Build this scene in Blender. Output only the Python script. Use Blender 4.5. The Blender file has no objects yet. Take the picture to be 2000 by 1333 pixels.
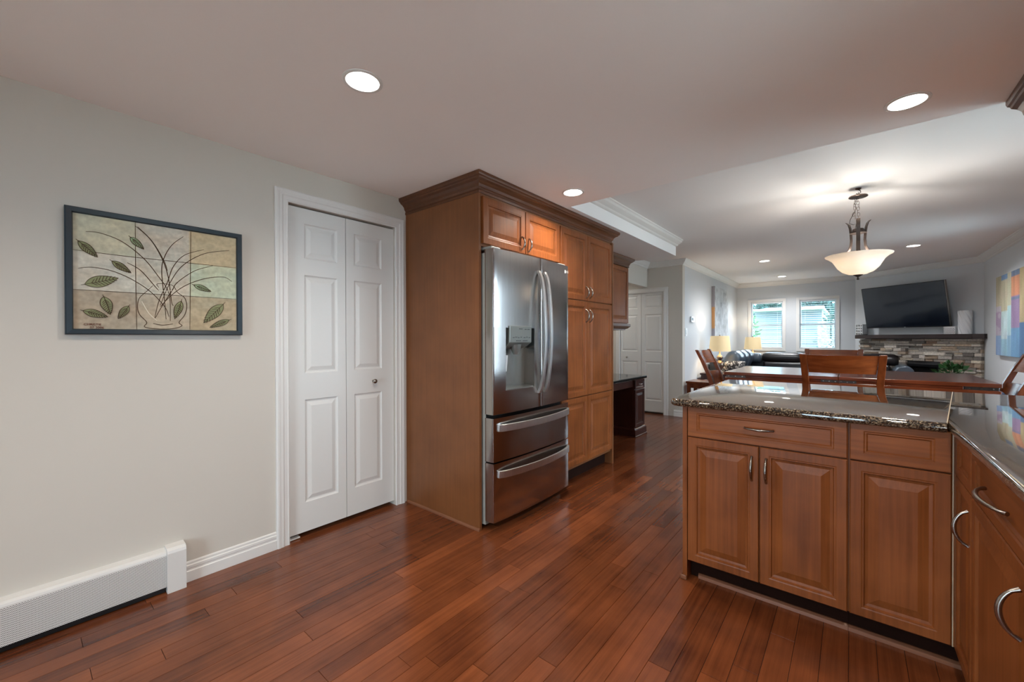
import bpy, bmesh, math, random
from mathutils import Vector, Matrix

sc = bpy.context.scene
C = sc.collection
PI = math.pi
sin, cos = math.sin, math.cos

# ------------------------------------------------------------------ camera
cam = bpy.data.objects.new('camera', bpy.data.cameras.new('camera'))
C.objects.link(cam)
F, YAW, PIT, ROLL = 801.479, .691973646, -.00531152, -.0022064
fwd = Vector((-sin(YAW) * cos(PIT), cos(YAW) * cos(PIT), sin(PIT)))
rt = Vector((cos(YAW), sin(YAW), 0))
up = rt.cross(fwd)
rt, up = cos(ROLL) * rt + sin(ROLL) * up, -sin(ROLL) * rt + cos(ROLL) * up
M = Matrix((rt, up, -fwd)).transposed().to_4x4()
M.translation = Vector((0, 0, 1.22))
cam.matrix_world = M
cam.data.sensor_fit = 'HORIZONTAL'
cam.data.sensor_width = 36
cam.data.lens = F / 2000 * 36
cam.data.clip_start = .05
sc.camera = cam

# ------------------------------------------------------------------ world, view, lights
w = bpy.data.worlds.new('sky')
sc.world = w
w.use_nodes = True
bg = w.node_tree.nodes['Background']
bg.inputs[0].default_value = (.64, .84, 1.0, 1)
bg.inputs[1].default_value = 11.0
vs = sc.view_settings
vs.view_transform = 'Standard'
vs.look = 'None'
vs.exposure = 0.6
vs.gamma = 1.0
vs.use_curve_mapping = False
sc.cycles.use_denoising = True
sc.cycles.max_bounces = 10
sc.cycles.diffuse_bounces = 6
sc.cycles.glossy_bounces = 5
sc.cycles.sample_clamp_indirect = 6

KITCHEN_WATTS, LIVING_WATTS, BOWL_WATTS = 12.5, 26.0, 7.0
LAMP_COL = (1.0, .89, .77)


def portal(name, loc, rot, sx, sy):
    l = bpy.data.lights.new(name, 'AREA')
    l.shape = 'RECTANGLE'
    l.size, l.size_y = sx, sy
    l.cycles.is_portal = True
    o = bpy.data.objects.new(name, l)
    o.location, o.rotation_euler = loc, rot
    C.objects.link(o)


portal('window_portal', (-1.448, 10.66, 1.513), (-PI / 2, 0, 0), .6, 1.02)
portal('window_portal', (-.55, 10.66, 1.513), (-PI / 2, 0, 0), .6, 1.02)
portal('window_portal', (1.06, 1.0, 1.575), (0, PI / 2, 0), .75, .80)
portal('window_portal', (1.68, 3.58, 1.11), (0, PI / 2, 0), 2.1, 1.4)
portal('window_portal', (1.68, 6.6, 1.48), (0, PI / 2, 0), 1.36, .9)
portal('window_portal', (-.75, -2.75, 1.06), (PI / 2, 0, 0), 1.1, 2.0)


# ------------------------------------------------------------------ materials
def lin(h):
    h = h.lstrip('#')
    r = []
    for i in (0, 2, 4):
        c = int(h[i:i + 2], 16) / 255
        r.append(c / 12.92 if c <= .04045 else ((c + .055) / 1.055) ** 2.4)
    return (*r, 1)


def new_mat(name):
    m = bpy.data.materials.new(name)
    m.use_nodes = True
    nt = m.node_tree
    return m, nt, nt.nodes['Principled BSDF']


def paint(name, h, rough=.5, metal=0, spec=.5, bump=0, bscale=300, coat=0):
    m, nt, b = new_mat(name)
    b.inputs['Base Color'].default_value = lin(h)
    b.inputs['Roughness'].default_value = rough
    b.inputs['Metallic'].default_value = metal
    b.inputs['Specular IOR Level'].default_value = spec
    b.inputs['Coat Weight'].default_value = coat
    tc = nt.nodes.new('ShaderNodeTexCoord')
    n = nt.nodes.new('ShaderNodeTexNoise')
    n.inputs['Scale'].default_value = bscale
    n.inputs['Detail'].default_value = 3
    nt.links.new(tc.outputs['Object'], n.inputs['Vector'])
    if bump:
        bp = nt.nodes.new('ShaderNodeBump')
        bp.inputs['Strength'].default_value = bump
        bp.inputs['Distance'].default_value = .002
        nt.links.new(n.outputs['Fac'], bp.inputs['Height'])
        nt.links.new(bp.outputs['Normal'], b.inputs['Normal'])
    return m


def ramp(nt, stops):
    r = nt.nodes.new('ShaderNodeValToRGB')
    e = r.color_ramp.elements
    while len(e) < len(stops):
        e.new(.5)
    for k, (p, c) in enumerate(stops):
        e[k].position = p
        e[k].color = c if len(c) == 4 else (*c, 1)
    return r


def wood(name, dark, light, axis='Z', rough=.3, fine=60, spec=.5, coat=0, attr=None, contrast=(.3, .7)):
    m, nt, b = new_mat(name)
    tc = nt.nodes.new('ShaderNodeTexCoord')
    mp = nt.nodes.new('ShaderNodeMapping')
    s = {'X': (1.6, fine, fine), 'Y': (fine, 1.6, fine), 'Z': (fine, fine, 1.6)}[axis]
    mp.inputs['Scale'].default_value = s
    n1 = nt.nodes.new('ShaderNodeTexNoise')
    n1.inputs['Scale'].default_value = 1.0
    n1.inputs['Detail'].default_value = 6
    n1.inputs['Roughness'].default_value = .6
    n2 = nt.nodes.new('ShaderNodeTexNoise')
    n2.inputs['Scale'].default_value = 5
    n2.inputs['Detail'].default_value = 3
    nt.links.new(tc.outputs['Object'], mp.inputs['Vector'])
    nt.links.new(mp.outputs['Vector'], n1.inputs['Vector'])
    nt.links.new(tc.outputs['Object'], n2.inputs['Vector'])
    mix = nt.nodes.new('ShaderNodeMix')
    mix.data_type = 'FLOAT'
    mix.inputs[0].default_value = .45
    nt.links.new(n1.outputs['Fac'], mix.inputs[2])
    nt.links.new(n2.outputs['Fac'], mix.inputs[3])
    src = mix.outputs[0]
    if attr:
        at = nt.nodes.new('ShaderNodeAttribute')
        at.attribute_name = attr
        ad = nt.nodes.new('ShaderNodeMath')
        ad.operation = 'MULTIPLY_ADD'
        ad.inputs[1].default_value = .28
        nt.links.new(at.outputs['Fac'], ad.inputs[0])
        sb = nt.nodes.new('ShaderNodeMath')
        sb.operation = 'SUBTRACT'
        sb.inputs[1].default_value = .14
        nt.links.new(src, ad.inputs[2])
        nt.links.new(ad.outputs[0], sb.inputs[0])
        src = sb.outputs[0]
    r = ramp(nt, [(contrast[0], lin(dark)), (contrast[1], lin(light))])
    nt.links.new(src, r.inputs[0])
    nt.links.new(r.outputs[0], b.inputs['Base Color'])
    b.inputs['Roughness'].default_value = rough
    b.inputs['Specular IOR Level'].default_value = spec
    b.inputs['Coat Weight'].default_value = coat
    b.inputs['Coat Roughness'].default_value = .15
    bp = nt.nodes.new('ShaderNodeBump')
    bp.inputs['Strength'].default_value = .06
    bp.inputs['Distance'].default_value = .002
    nt.links.new(n1.outputs['Fac'], bp.inputs['Height'])
    nt.links.new(bp.outputs['Normal'], b.inputs['Normal'])
    return m


def steel(name, h='8f8f92', rough=.26, aniso=.6, axis='Z'):
    m, nt, b = new_mat(name)
    b.inputs['Metallic'].default_value = 1
    tc = nt.nodes.new('ShaderNodeTexCoord')
    mp = nt.nodes.new('ShaderNodeMapping')
    mp.inputs['Scale'].default_value = (3, 3, 900) if axis == 'Y' else (900, 900, 2)
    n = nt.nodes.new('ShaderNodeTexNoise')
    n.inputs['Scale'].default_value = 1
    n.inputs['Detail'].default_value = 2
    nt.links.new(tc.outputs['Object'], mp.inputs['Vector'])
    nt.links.new(mp.outputs['Vector'], n.inputs['Vector'])
    c = lin(h)
    r = ramp(nt, [(.3, tuple(x * .88 for x in c[:3])), (.7, tuple(min(1, x * 1.1) for x in c[:3]))])
    nt.links.new(n.outputs['Fac'], r.inputs[0])
    nt.links.new(r.outputs[0], b.inputs['Base Color'])
    mr = nt.nodes.new('ShaderNodeMapRange')
    mr.inputs['To Min'].default_value = rough * .85
    mr.inputs['To Max'].default_value = rough * 1.15
    nt.links.new(n.outputs['Fac'], mr.inputs['Value'])
    nt.links.new(mr.outputs[0], b.inputs['Roughness'])
    b.inputs['Anisotropic'].default_value = aniso
    return m


def granite(name):
    m, nt, b = new_mat(name)
    tc = nt.nodes.new('ShaderNodeTexCoord')
    n1 = nt.nodes.new('ShaderNodeTexNoise')
    n1.inputs['Scale'].default_value = 150
    n1.inputs['Detail'].default_value = 5
    n1.inputs['Roughness'].default_value = .75
    v = nt.nodes.new('ShaderNodeTexVoronoi')
    v.inputs['Scale'].default_value = 230
    for t in (n1, v):
        nt.links.new(tc.outputs['Object'], t.inputs['Vector'])
    mix = nt.nodes.new('ShaderNodeMix')
    mix.data_type = 'FLOAT'
    mix.inputs[0].default_value = .35
    sep = nt.nodes.new('ShaderNodeSeparateColor')
    nt.links.new(v.outputs['Color'], sep.inputs[0])
    nt.links.new(n1.outputs['Fac'], mix.inputs[2])
    nt.links.new(sep.outputs[0], mix.inputs[3])
    r = ramp(nt, [(.38, lin('0e0b0a')), (.46, lin('261d16')), (.55, lin('4d3e30')), (.64, lin('80705b')), (.76, lin('ac9d82'))])
    nt.links.new(mix.outputs[0], r.inputs[0])
    nt.links.new(r.outputs[0], b.inputs['Base Color'])
    b.inputs['Roughness'].default_value = .05
    b.inputs['Specular IOR Level'].default_value = .7
    b.inputs['Coat Weight'].default_value = 1
    b.inputs['Coat Roughness'].default_value = .02
    return m


def emit(name, col, strength):
    m, nt, b = new_mat(name)
    b.inputs['Base Color'].default_value = (.9, .9, .9, 1)
    b.inputs['Emission Color'].default_value = (*col, 1)
    b.inputs['Emission Strength'].default_value = strength
    return m


def attr_mat(name, rough=.6, spec=.3, noise=0.0, nscale=40):
    m, nt, b = new_mat(name)
    at = nt.nodes.new('ShaderNodeAttribute')
    at.attribute_name = 'Col'
    out = at.outputs['Color']
    if noise:
        tc = nt.nodes.new('ShaderNodeTexCoord')
        n = nt.nodes.new('ShaderNodeTexNoise')
        n.inputs['Scale'].default_value = nscale
        n.inputs['Detail'].default_value = 6
        nt.links.new(tc.outputs['Object'], n.inputs['Vector'])
        r = ramp(nt, [(.25, (1 - noise,) * 3), (.75, (1 + noise * .3,) * 3)])
        nt.links.new(n.outputs['Fac'], r.inputs[0])
        mx = nt.nodes.new('ShaderNodeMix')
        mx.data_type = 'RGBA'
        mx.blend_type = 'MULTIPLY'
        mx.inputs[0].default_value = 1
        nt.links.new(out, mx.inputs[6])
        nt.links.new(r.outputs[0], mx.inputs[7])
        out = mx.outputs[2]
    nt.links.new(out, b.inputs['Base Color'])
    b.inputs['Roughness'].default_value = rough
    b.inputs['Specular IOR Level'].default_value = spec
    return m


def perforated(name):
    m, nt, b = new_mat(name)
    tc = nt.nodes.new('ShaderNodeTexCoord')
    sep = nt.nodes.new('ShaderNodeSeparateXYZ')
    nt.links.new(tc.outputs['Object'], sep.inputs[0])

    def math_(op, a, bb=None):
        n = nt.nodes.new('ShaderNodeMath')
        n.operation = op
        for k, x in enumerate((a, bb)):
            if x is None:
                continue
            if isinstance(x, (int, float)):
                n.inputs[k].default_value = x
            else:
                nt.links.new(x, n.inputs[k])
        return n.outputs[0]
    p = 2 * PI / .0075
    a = math_('SINE', math_('MULTIPLY', math_('ADD', sep.outputs[1], sep.outputs[2]), p))
    c = math_('SINE', math_('MULTIPLY', math_('SUBTRACT', sep.outputs[1], sep.outputs[2]), p))
    f = math_('MULTIPLY', math_('ADD', math_('ADD', a, c), 2.0), .25)
    hi = math_('LESS_THAN', sep.outputs[2], .178)
    f = math_('MULTIPLY', f, hi)
    r = ramp(nt, [(.60, lin('dcdad6')), (.74, lin('3c3836'))])
    nt.links.new(f, r.inputs[0])
    nt.links.new(r.outputs[0], b.inputs['Base Color'])
    b.inputs['Roughness'].default_value = .4
    return m


WALL = paint('greige_wall_paint', 'cfc9bf', .75, spec=.25, bump=.05, bscale=500)
CEIL = paint('flat_ceiling_paint', 'f8f1ed', .9, spec=.1, bump=.06, bscale=350)
LIVING_WALL = paint('daylit_wall_paint', 'd0d3d5', .6, spec=.3, bump=.05, bscale=500)  # greige wall paint with the bluish daylight put into its colour
LIVING_CEIL = paint('white_ceiling_paint', 'f0eeec', .9, spec=.1, bump=.06, bscale=350)
TRIM = paint('white_trim_paint', 'e2e0dc', .38)
DOORW = paint('white_door_paint', 'dfdeda', .42, bump=.03, bscale=250)
MAPLE = wood('stained_maple', '66330f', '95552a', 'Z', .4, spec=.32)
MAPLEX = wood('stained_maple_drawer', '6a3612', '9e5b2d', 'X', .4, spec=.32)
MAPLEY = wood('stained_maple_along', '66330f', '915228', 'Y', .4, spec=.32)
PANELW = wood('end_panel_wood', '6c4021', '87542f', 'Z', .4, fine=110)
CROWNW = wood('crown_wood', '4a2a18', '6d4126', 'Y', .34)
DARKW = wood('dark_desk_wood', '2c130c', '47231a', 'Z', .32)
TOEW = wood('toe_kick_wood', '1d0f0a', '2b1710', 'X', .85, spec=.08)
SHOE = wood('shoe_molding_wood', '6a3d26', '8a5a3c', 'X', .4)
FLOORW = wood('hardwood_floor', '3c1a0e', '8a4d2b', 'Y', .20, fine=55, attr='plank', contrast=(.18, .86))
FLOORGAP = paint('floor_joint', '1d0b06', .6)
CHAIRW = wood('chair_wood', '4e1f0c', '8a4520', 'Z', .26, fine=35)
CHAIRWX = wood('chair_slat_wood', '5a240e', '9a5026', 'X', .26, fine=35)
TABLEW = wood('table_wood', '44190c', '7c3a1e', 'X', .16, fine=40)
MANTEL = wood('mantel_wood', '1f1413', '33211e', 'X', .45)
STEEL = steel('brushed_steel', 'b3afac', .18)
STEELH = steel('steel_handle', 'd0cecb', .36, .2)
STEELSIDE = paint('fridge_grey_side', 'a3a39c', .4, metal=.2)
NICKEL = paint('satin_nickel', '9d968e', .26, metal=1)
BRONZE = paint('dark_bronze', '4a3f3a', .35, metal=.8)
BRONZEL = paint('brushed_bronze', '8c7d74', .3, metal=1)
BLACK = paint('black_plastic', '0c0c0d', .4)
DARKGREY = paint('dark_grey_plastic', '3b3b3c', .4)
GREYP = paint('dispenser_grey', '8f918c', .3, metal=.6)
DISPW = paint('dispenser_steel', '9d9d98', .26, metal=.8)
GRANITE = granite('polished_granite')
DARKSTONE = paint('dark_polished_stone', '23211f', .08, spec=.6)
CAULK = paint('seam_caulk', 'b7a890', .4)
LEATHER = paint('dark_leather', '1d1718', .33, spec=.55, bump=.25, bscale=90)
LEATHER_SHEEN = paint('leather_window_sheen', '47505a', .3, spec=.6, bump=.25, bscale=90)  # dark leather with the window's blue sheen put into the colour
LINEN = None
LENS = emit('lamp_lens', (1, .97, .93), 9.0)
PERF = perforated('perforated_white_metal')
HEATW = paint('white_enamel', 'dddbd7', .35)
SCREEN = paint('tv_screen', '141a26', .1, spec=.5)
TVB = paint('tv_bezel', '101114', .3)
SILVER = paint('hammered_silver', 'b9babb', .25, metal=.9, bump=.6, bscale=60)
CERAMIC = paint('white_ceramic', 'd8d8d8', .35)
LEAFG = paint('plant_green', '2f5a2c', .5)
HEDGEG = paint('hedge_green', '3f7048', .7)
TREEG = paint('tree_green', '2c4f4a', .8)
SIDING = paint('dimmed_white_siding', '687a82', .6)  # white siding, darkened in colour to hold back the strong daylight
ROOFM = paint('grey_shingle', '6f757c', .8)
GROUNDM = paint('pale_bounce_paving', 'b9b6ae', .9)  # unseen paving made pale to bounce daylight up to the ceilings
FRAMEB = paint('teal_black_frame', '1f2f38', .3)
CUSHB = paint('blue_patterned_fabric', '7f93b8', .8, bump=.4, bscale=60)
BOOKW = paint('white_book_cover', 'd8d5cf', .5)
BRASS = paint('antique_brass_base', '8a7a6c', .28, metal=.9)
PLATE = paint('switch_plate_white', 'dcdcda', .35)
VINYL = paint('white_vinyl', 'e6ebee', .4)


def shade_mat():
    m, nt, b = new_mat('linen_shade')
    b.inputs['Base Color'].default_value = lin('d9c49b')
    b.inputs['Roughness'].default_value = .8
    b.inputs['Emission Color'].default_value = (1, .76, .42, 1)
    b.inputs['Emission Strength'].default_value = .22
    tc = nt.nodes.new('ShaderNodeTexCoord')
    n = nt.nodes.new('ShaderNodeTexNoise')
    n.inputs['Scale'].default_value = 150
    bp = nt.nodes.new('ShaderNodeBump')
    bp.inputs['Strength'].default_value = .15
    nt.links.new(tc.outputs['Object'], n.inputs['Vector'])
    nt.links.new(n.outputs['Fac'], bp.inputs['Height'])
    nt.links.new(bp.outputs['Normal'], b.inputs['Normal'])
    return m


def bowl_mat():
    m, nt, b = new_mat('alabaster_glass')
    nt.nodes.remove(b)
    out = nt.nodes['Material Output']
    d = nt.nodes.new('ShaderNodeBsdfDiffuse')
    t = nt.nodes.new('ShaderNodeBsdfTranslucent')
    g = nt.nodes.new('ShaderNodeBsdfGlossy')
    tc = nt.nodes.new('ShaderNodeTexCoord')
    n = nt.nodes.new('ShaderNodeTexNoise')
    n.inputs['Scale'].default_value = 9
    nt.links.new(tc.outputs['Object'], n.inputs['Vector'])
    r = ramp(nt, [(.3, (.9, .80, .68)), (.7, (1, .95, .88))])
    nt.links.new(n.outputs['Fac'], r.inputs[0])
    d.inputs[0].default_value = (.85, .8, .72, 1)
    nt.links.new(r.outputs[0], t.inputs[0])
    g.inputs['Roughness'].default_value = .2
    a = nt.nodes.new('ShaderNodeMixShader')
    a.inputs[0].default_value = .34
    c = nt.nodes.new('ShaderNodeMixShader')
    c.inputs[0].default_value = .05
    nt.links.new(d.outputs[0], a.inputs[1])
    nt.links.new(t.outputs[0], a.inputs[2])
    nt.links.new(a.outputs[0], c.inputs[1])
    nt.links.new(g.outputs[0], c.inputs[2])
    nt.links.new(c.outputs[0], out.inputs[0])
    return m


def glass_mat():
    m, nt, b = new_mat('window_glass')
    nt.nodes.remove(b)
    out = nt.nodes['Material Output']
    t = nt.nodes.new('ShaderNodeBsdfTransparent')
    g = nt.nodes.new('ShaderNodeBsdfGlossy')
    g.inputs['Roughness'].default_value = .02
    fr = nt.nodes.new('ShaderNodeFresnel')
    a = nt.nodes.new('ShaderNodeMixShader')
    nt.links.new(fr.outputs[0], a.inputs[0])
    nt.links.new(t.outputs[0], a.inputs[1])
    nt.links.new(g.outputs[0], a.inputs[2])
    nt.links.new(a.outputs[0], out.inputs[0])
    return m


LINEN = shade_mat()
BOWL = bowl_mat()
GLASS = glass_mat()
COLM = attr_mat('painted_canvas', .65, .25, .18, 60)
STONEM = attr_mat('ledgestone', .85, .2, .35, 45)


# ------------------------------------------------------------------ mesh builder
class MB:
    def __init__(s):
        s.v, s.f, s.m, s.c = [], [], [], None

    def add(s, vs_, fs, m=0):
        b = len(s.v)
        s.v += [tuple(x) for x in vs_]
        s.f += [tuple(i + b for i in f) for f in fs]
        s.m += [m] * len(fs)
        return s

    def box(s, x0, x1, y0, y1, z0, z1, m=0):
        return s.obox(Vector((x0, y0, z0)), (x1 - x0, 0, 0), (0, y1 - y0, 0), (0, 0, z1 - z0), m)

    def obox(s, o, a, b, c, m=0):
        o, a, b, c = Vector(o), Vector(a), Vector(b), Vector(c)
        p = [o, o + a, o + a + b, o + b, o + c, o + a + c, o + a + b + c, o + b + c]
        return s.add(p, [(0, 3, 2, 1), (4, 5, 6, 7), (0, 1, 5, 4), (1, 2, 6, 5), (2, 3, 7, 6), (3, 0, 4, 7)], m)

    def loops(s, L, close=True, caps=True, m=0):
        n = len(L[0])
        vs_ = [p for l in L for p in l]
        fs = []
        for k in range(len(L) - 1):
            for i in range(n if close else n - 1):
                j = (i + 1) % n
                fs.append((k * n + i, k * n + j, (k + 1) * n + j, (k + 1) * n + i))
        if caps:
            fs.append(tuple(range(n))[::-1])
            fs.append(tuple((len(L) - 1) * n + i for i in range(n)))
        return s.add(vs_, fs, m)

    def tube(s, path, r, n=8, m=0, caps=True, flat=1.0):
        P = [Vector(p) for p in path]
        if not isinstance(r, (list, tuple)):
            r = [r] * len(P)
        L = []
        nrm = None
        for i, p in enumerate(P):
            t = (P[min(i + 1, len(P) - 1)] - P[max(i - 1, 0)]).normalized()
            if nrm is None:
                nrm = t.orthogonal().normalized()
            nrm = (nrm - t * nrm.dot(t)).normalized()
            bn = t.cross(nrm)
            L.append([p + (nrm * cos(a) + bn * sin(a) * flat) * r[i] for a in [2 * PI * k / n for k in range(n)]])
        return s.loops(L, True, caps, m)

    def lathe(s, prof, c=(0, 0, 0), n=32, m=0, caps=False):
        c = Vector(c)
        L = [[c + Vector((r * cos(a), r * sin(a), z)) for a in [2 * PI * k / n for k in range(n)]] for r, z in prof]
        return s.loops(L, True, caps, m)

    def prism(s, poly, axis, a0, a1, m=0):
        def P(p, a):
            return {'X': (a, p[0], p[1]), 'Y': (p[0], a, p[1]), 'Z': (p[0], p[1], a)}[axis]
        return s.loops([[P(p, a0) for p in poly], [P(p, a1) for p in poly]], True, True, m)

    def sweep(s, pts, N, prof, m=0, closed=False):
        """profile (d, h): d along N x tangent, h along N, mitred"""
        P = [Vector(p) for p in pts]
        N = Vector(N).normalized()
        L = []
        n = len(P)
        for i in range(n):
            t0 = (P[i] - P[i - 1]).normalized() if i or closed else None
            t1 = (P[(i + 1) % n] - P[i]).normalized() if i < n - 1 or closed else None
            t0 = t0 or t1
            t1 = t1 or t0
            p0, p1 = N.cross(t0), N.cross(t1)
            mv = (p0 + p1) / max(1 + p0.dot(p1), .05)
            L.append([P[i] + mv * d + N * h for d, h in prof])
        if closed:
            L.append(L[0])
        return s.loops(L, True, not closed, m)

    def rects(s, o, U, V, N, w_, h_, prof, m=0):
        """nested rectangles (inset, height): panelled fronts"""
        o, U, V, N = Vector(o), Vector(U), Vector(V), Vector(N)
        L = []
        for i, d in prof:
            iu, iv = i if isinstance(i, tuple) else (i, i)
            L.append([o + U * a + V * b + N * d for a, b in ((iu, iv), (w_ - iu, iv), (w_ - iu, h_ - iv), (iu, h_ - iv))])
        return s.loops(L, True, True, m)

    def build(s, name, mats, parent=None, smooth=None, bevel=0, local=False, cols=None, facecols=None):
        me = bpy.data.meshes.new(name)
        off = Vector((0, 0, 0)) if (local or parent is None) else ORG.get(parent.name_full, Vector((0, 0, 0)))
        me.from_pydata([Vector(p) - off for p in s.v], [], s.f)
        for mt in (mats if isinstance(mats, (list, tuple)) else [mats]):
            me.materials.append(mt)
        me.polygons.foreach_set('material_index', s.m)
        if cols:
            a = me.color_attributes.new('Col', 'FLOAT_COLOR', 'POINT')
            for k, c in enumerate(cols):
                a.data[k].color = (*c[:3], 1)
        bm = bmesh.new()
        bm.from_mesh(me)
        bmesh.ops.recalc_face_normals(bm, faces=bm.faces)
        bm.to_mesh(me)
        bm.free()
        if smooth is not None:
            me.shade_smooth()
            me.set_sharp_from_angle(angle=math.radians(smooth))
        ob = bpy.data.objects.new(name, me)
        C.objects.link(ob)
        if parent:
            ob.parent = parent
            ORG[ob.name_full] = ORG.get(parent.name_full, Vector((0, 0, 0)))
        if bevel:
            bv = ob.modifiers.new('edge', 'BEVEL')
            bv.width, bv.segments, bv.limit_method = bevel, 2, 'ANGLE'
        return ob


ORG = {}


def tag(o, label, cat, group=None):
    o['label'], o['category'] = label, cat
    if group:
        o['group'] = group
    return o


def thing(name, label, cat, loc=(0, 0, 0), group=None, rz=0):
    o = bpy.data.objects.new(name, None)
    o.empty_display_size = .1
    C.objects.link(o)
    o.location, o.rotation_euler = loc, (0, 0, rz)
    ORG[o.name_full] = Vector(loc)
    return tag(o, label, cat, group)


def struct(o):
    o['kind'] = 'structure'
    return o


def structure(name, loc=(0, 0, 0)):
    o = bpy.data.objects.new(name, None)
    C.objects.link(o)
    o.location = loc
    ORG[o.name_full] = Vector(loc)
    return struct(o)


def dup(root, loc, rz=0, label=None, group=None):
    r = root.copy()
    C.objects.link(r)
    r.location, r.rotation_euler = loc, (0, 0, rz)
    if label:
        r['label'] = label
    if group:
        r['group'] = group
    for ch in list(root.children):
        c = ch.copy()
        C.objects.link(c)
        c.parent = r
        for g in list(ch.children):
            d = g.copy()
            C.objects.link(d)
            d.parent = c
    return r


X, Y, Z = Vector((1, 0, 0)), Vector((0, 1, 0)), Vector((0, 0, 1))
RAISED = lambda fr: [(0, 0), (0, .016), (.003, .019), (fr - .012, .019), (fr - .008, .0175), (fr - .004, .0175), (fr, .010), (fr + .010, .008),
                     (fr + .040, .0165), (fr + .042, .0165)]
FLAT = lambda a, b: [(0, 0), (0, .016), (.003, .019), ((a - .004, b - .004), .019), ((a, b), .0155), ((a + .004, b + .004), .0155), ((a + .009, b + .009), .010)]


def front(name, parent, o, U, N, w_, h_, kind='raised', mat=None, fr=.046, frv=None):
    m = MB()
    m.rects(o, U, Z, N, w_, h_, RAISED(fr) if kind == 'raised' else FLAT(fr, frv or fr))
    return m.build(name, mat or MAPLE, parent)


def pull(parent, a, b, N, out=.03, name='handle', r=.0052):
    a, b, N = Vector(a), Vector(b), Vector(N)
    pts, rr = [], []
    for k in range(15):
        t = k / 14
        pts.append(a.lerp(b, t) + N * out * (sin(PI * t) ** .62))
        rr.append(r * (.75 + .5 * sin(PI * t)) if 0 < k < 14 else r * 1.15)
    o = MB().tube(pts, rr, 8).build(name, NICKEL, parent, smooth=50)
    return o


# ================================================================== SETTING
rnd = random.Random(7)
# ---- floor: boards running away from the camera
mb = MB()
mb.box(-4.4, 1.6, -2.7, 10.6, -.08, -.003, 1)
vals = [0] * 8
pw = .0835
x = -4.35
while x < 1.56:
    y = -2.68 - rnd.random() * 1.2
    while y < 10.55:
        L_ = rnd.uniform(.45, 1.5)
        y0, y1 = max(y, -2.68), min(y + L_, 10.55)
        if y1 > y0 + .01 and not (x + pw < -2.75 and y1 < 5.2):
            g = .0011
            mb.add([(x + g, y0 + g, -.0005), (x + pw - g, y0 + g, -.0005), (x + pw - g, y1 - g, -.0005), (x + g, y1 - g, -.0005),
                    (x + .0003, y0 + .0003, -.003), (x + pw - .0003, y0 + .0003, -.003), (x + pw - .0003, y1 - .0003, -.003), (x + .0003, y1 - .0003, -.003)],
                   [(0, 1, 2, 3), (0, 4, 5, 1), (1, 5, 6, 2), (2, 6, 7, 3), (3, 7, 4, 0)], 0)
            v = rnd.random()
            vals += [v] * 8
        y += L_
    x += pw
fl = mb.build('floor', [FLOORW, FLOORGAP])
a = fl.data.attributes.new('plank', 'FLOAT', 'POINT')
a.data.foreach_set('value', vals)
struct(fl)

LW, SOF = -2.58, -1.71
# ---- kitchen and hall walls
m = MB()
m.box(-2.70, LW, -2.6, 1.03, 0, 2.45)
m.box(-2.70, LW, 1.77, 5.30, 0, 2.45)
m.box(-2.70, LW, 1.03, 1.77, 2.035, 2.45)
m.box(-2.80, -2.70, .9, 1.9, 0, 2.45)
m.box(-2.70, LW, 5.30, 6.587, 2.06, 2.45)
struct(m.build('wall_left', WALL))
m = MB()
m.box(-4.4, -2.70, 5.18, 5.30, 0, 2.45)
m.box(-4.4, -4.28, 5.30, 6.70, 0, 2.45)
m.box(-4.28, -3.13, 6.587, 6.70, 0, 2.45)
m.box(-2.243, -2.025, 6.587, 6.70, 0, 2.45)
m.box(-3.13, -2.243, 6.587, 6.70, 2.04, 2.45)
m.box(-3.2, -2.145, 6.70, 6.80, 0, 2.45)
struct(m.build('wall_hall', WALL))
m = MB()
m.box(-2.145, -2.025, 6.70, 10.62, 0, 2.45)
struct(m.build('wall_living_left', LIVING_WALL))
# far wall with two window holes
H1, H2 = (-1.752, -1.144), (-.857, -.244)
ZW0, ZW1 = 1.0, 2.024
m = MB()
m.box(-2.025, H1[0], 10.5, 10.62, 0, 2.45)
m.box(H1[1], H2[0], 10.5, 10.62, 0, 2.45)
m.box(H2[1], .12, 10.5, 10.62, 0, 2.45)
for h in (H1, H2):
    m.box(h[0], h[1], 10.5, 10.62, 0, ZW0)
    m.box(h[0], h[1], 10.5, 10.62, ZW1, 2.45)
struct(m.build('wall_back', LIVING_WALL))
DA, DB = Vector((.05, 10.5, 0)), Vector((1.53, 9.3, 0))
DD = (DB - DA).normalized()
DN = Vector((DD.y, -DD.x, 0))


def DG(s, off, z):
    return DA + DD * s + DN * off + Z * z


m = MB()
m.obox(DA - DN * .12, DD * 1.905, DN * .12, Z * 2.45)
struct(m.build('wall_corner', LIVING_WALL))
m = MB()
m.box(1.53, 1.65, 2.67, 2.88, 0, 2.45)
m.box(1.53, 1.65, 4.28, 6.15, 0, 2.45)
m.box(1.53, 1.65, 7.05, 9.35, 0, 2.45)
m.box(1.53, 1.65, 2.88, 4.28, 0, .06)
m.box(1.53, 1.65, 2.88, 4.28, 2.16, 2.45)
m.box(1.53, 1.65, 6.15, 7.05, 0, .80)
m.box(1.53, 1.65, 6.15, 7.05, 2.16, 2.45)
struct(m.build('wall_right', LIVING_WALL))
struct(MB().box(1.025, 1.53, 2.67, 2.79, 0, 2.45).build('wall_return', LIVING_WALL))
m = MB()
m.box(.905, 1.025, -2.6, .60, 0, 2.45)
m.box(.905, 1.025, 1.40, 2.79, 0, 2.45)
m.box(.905, 1.025, .60, 1.40, 0, 1.20)
m.box(.905, 1.025, .60, 1.40, 1.95, 2.45)
struct(m.build('wall_kitchen_right', WALL))
m = MB()
m.box(-2.70, -1.30, -2.72, -2.6, 0, 2.45)
m.box(-.20, 1.025, -2.72, -2.6, 0, 2.45)
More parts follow.
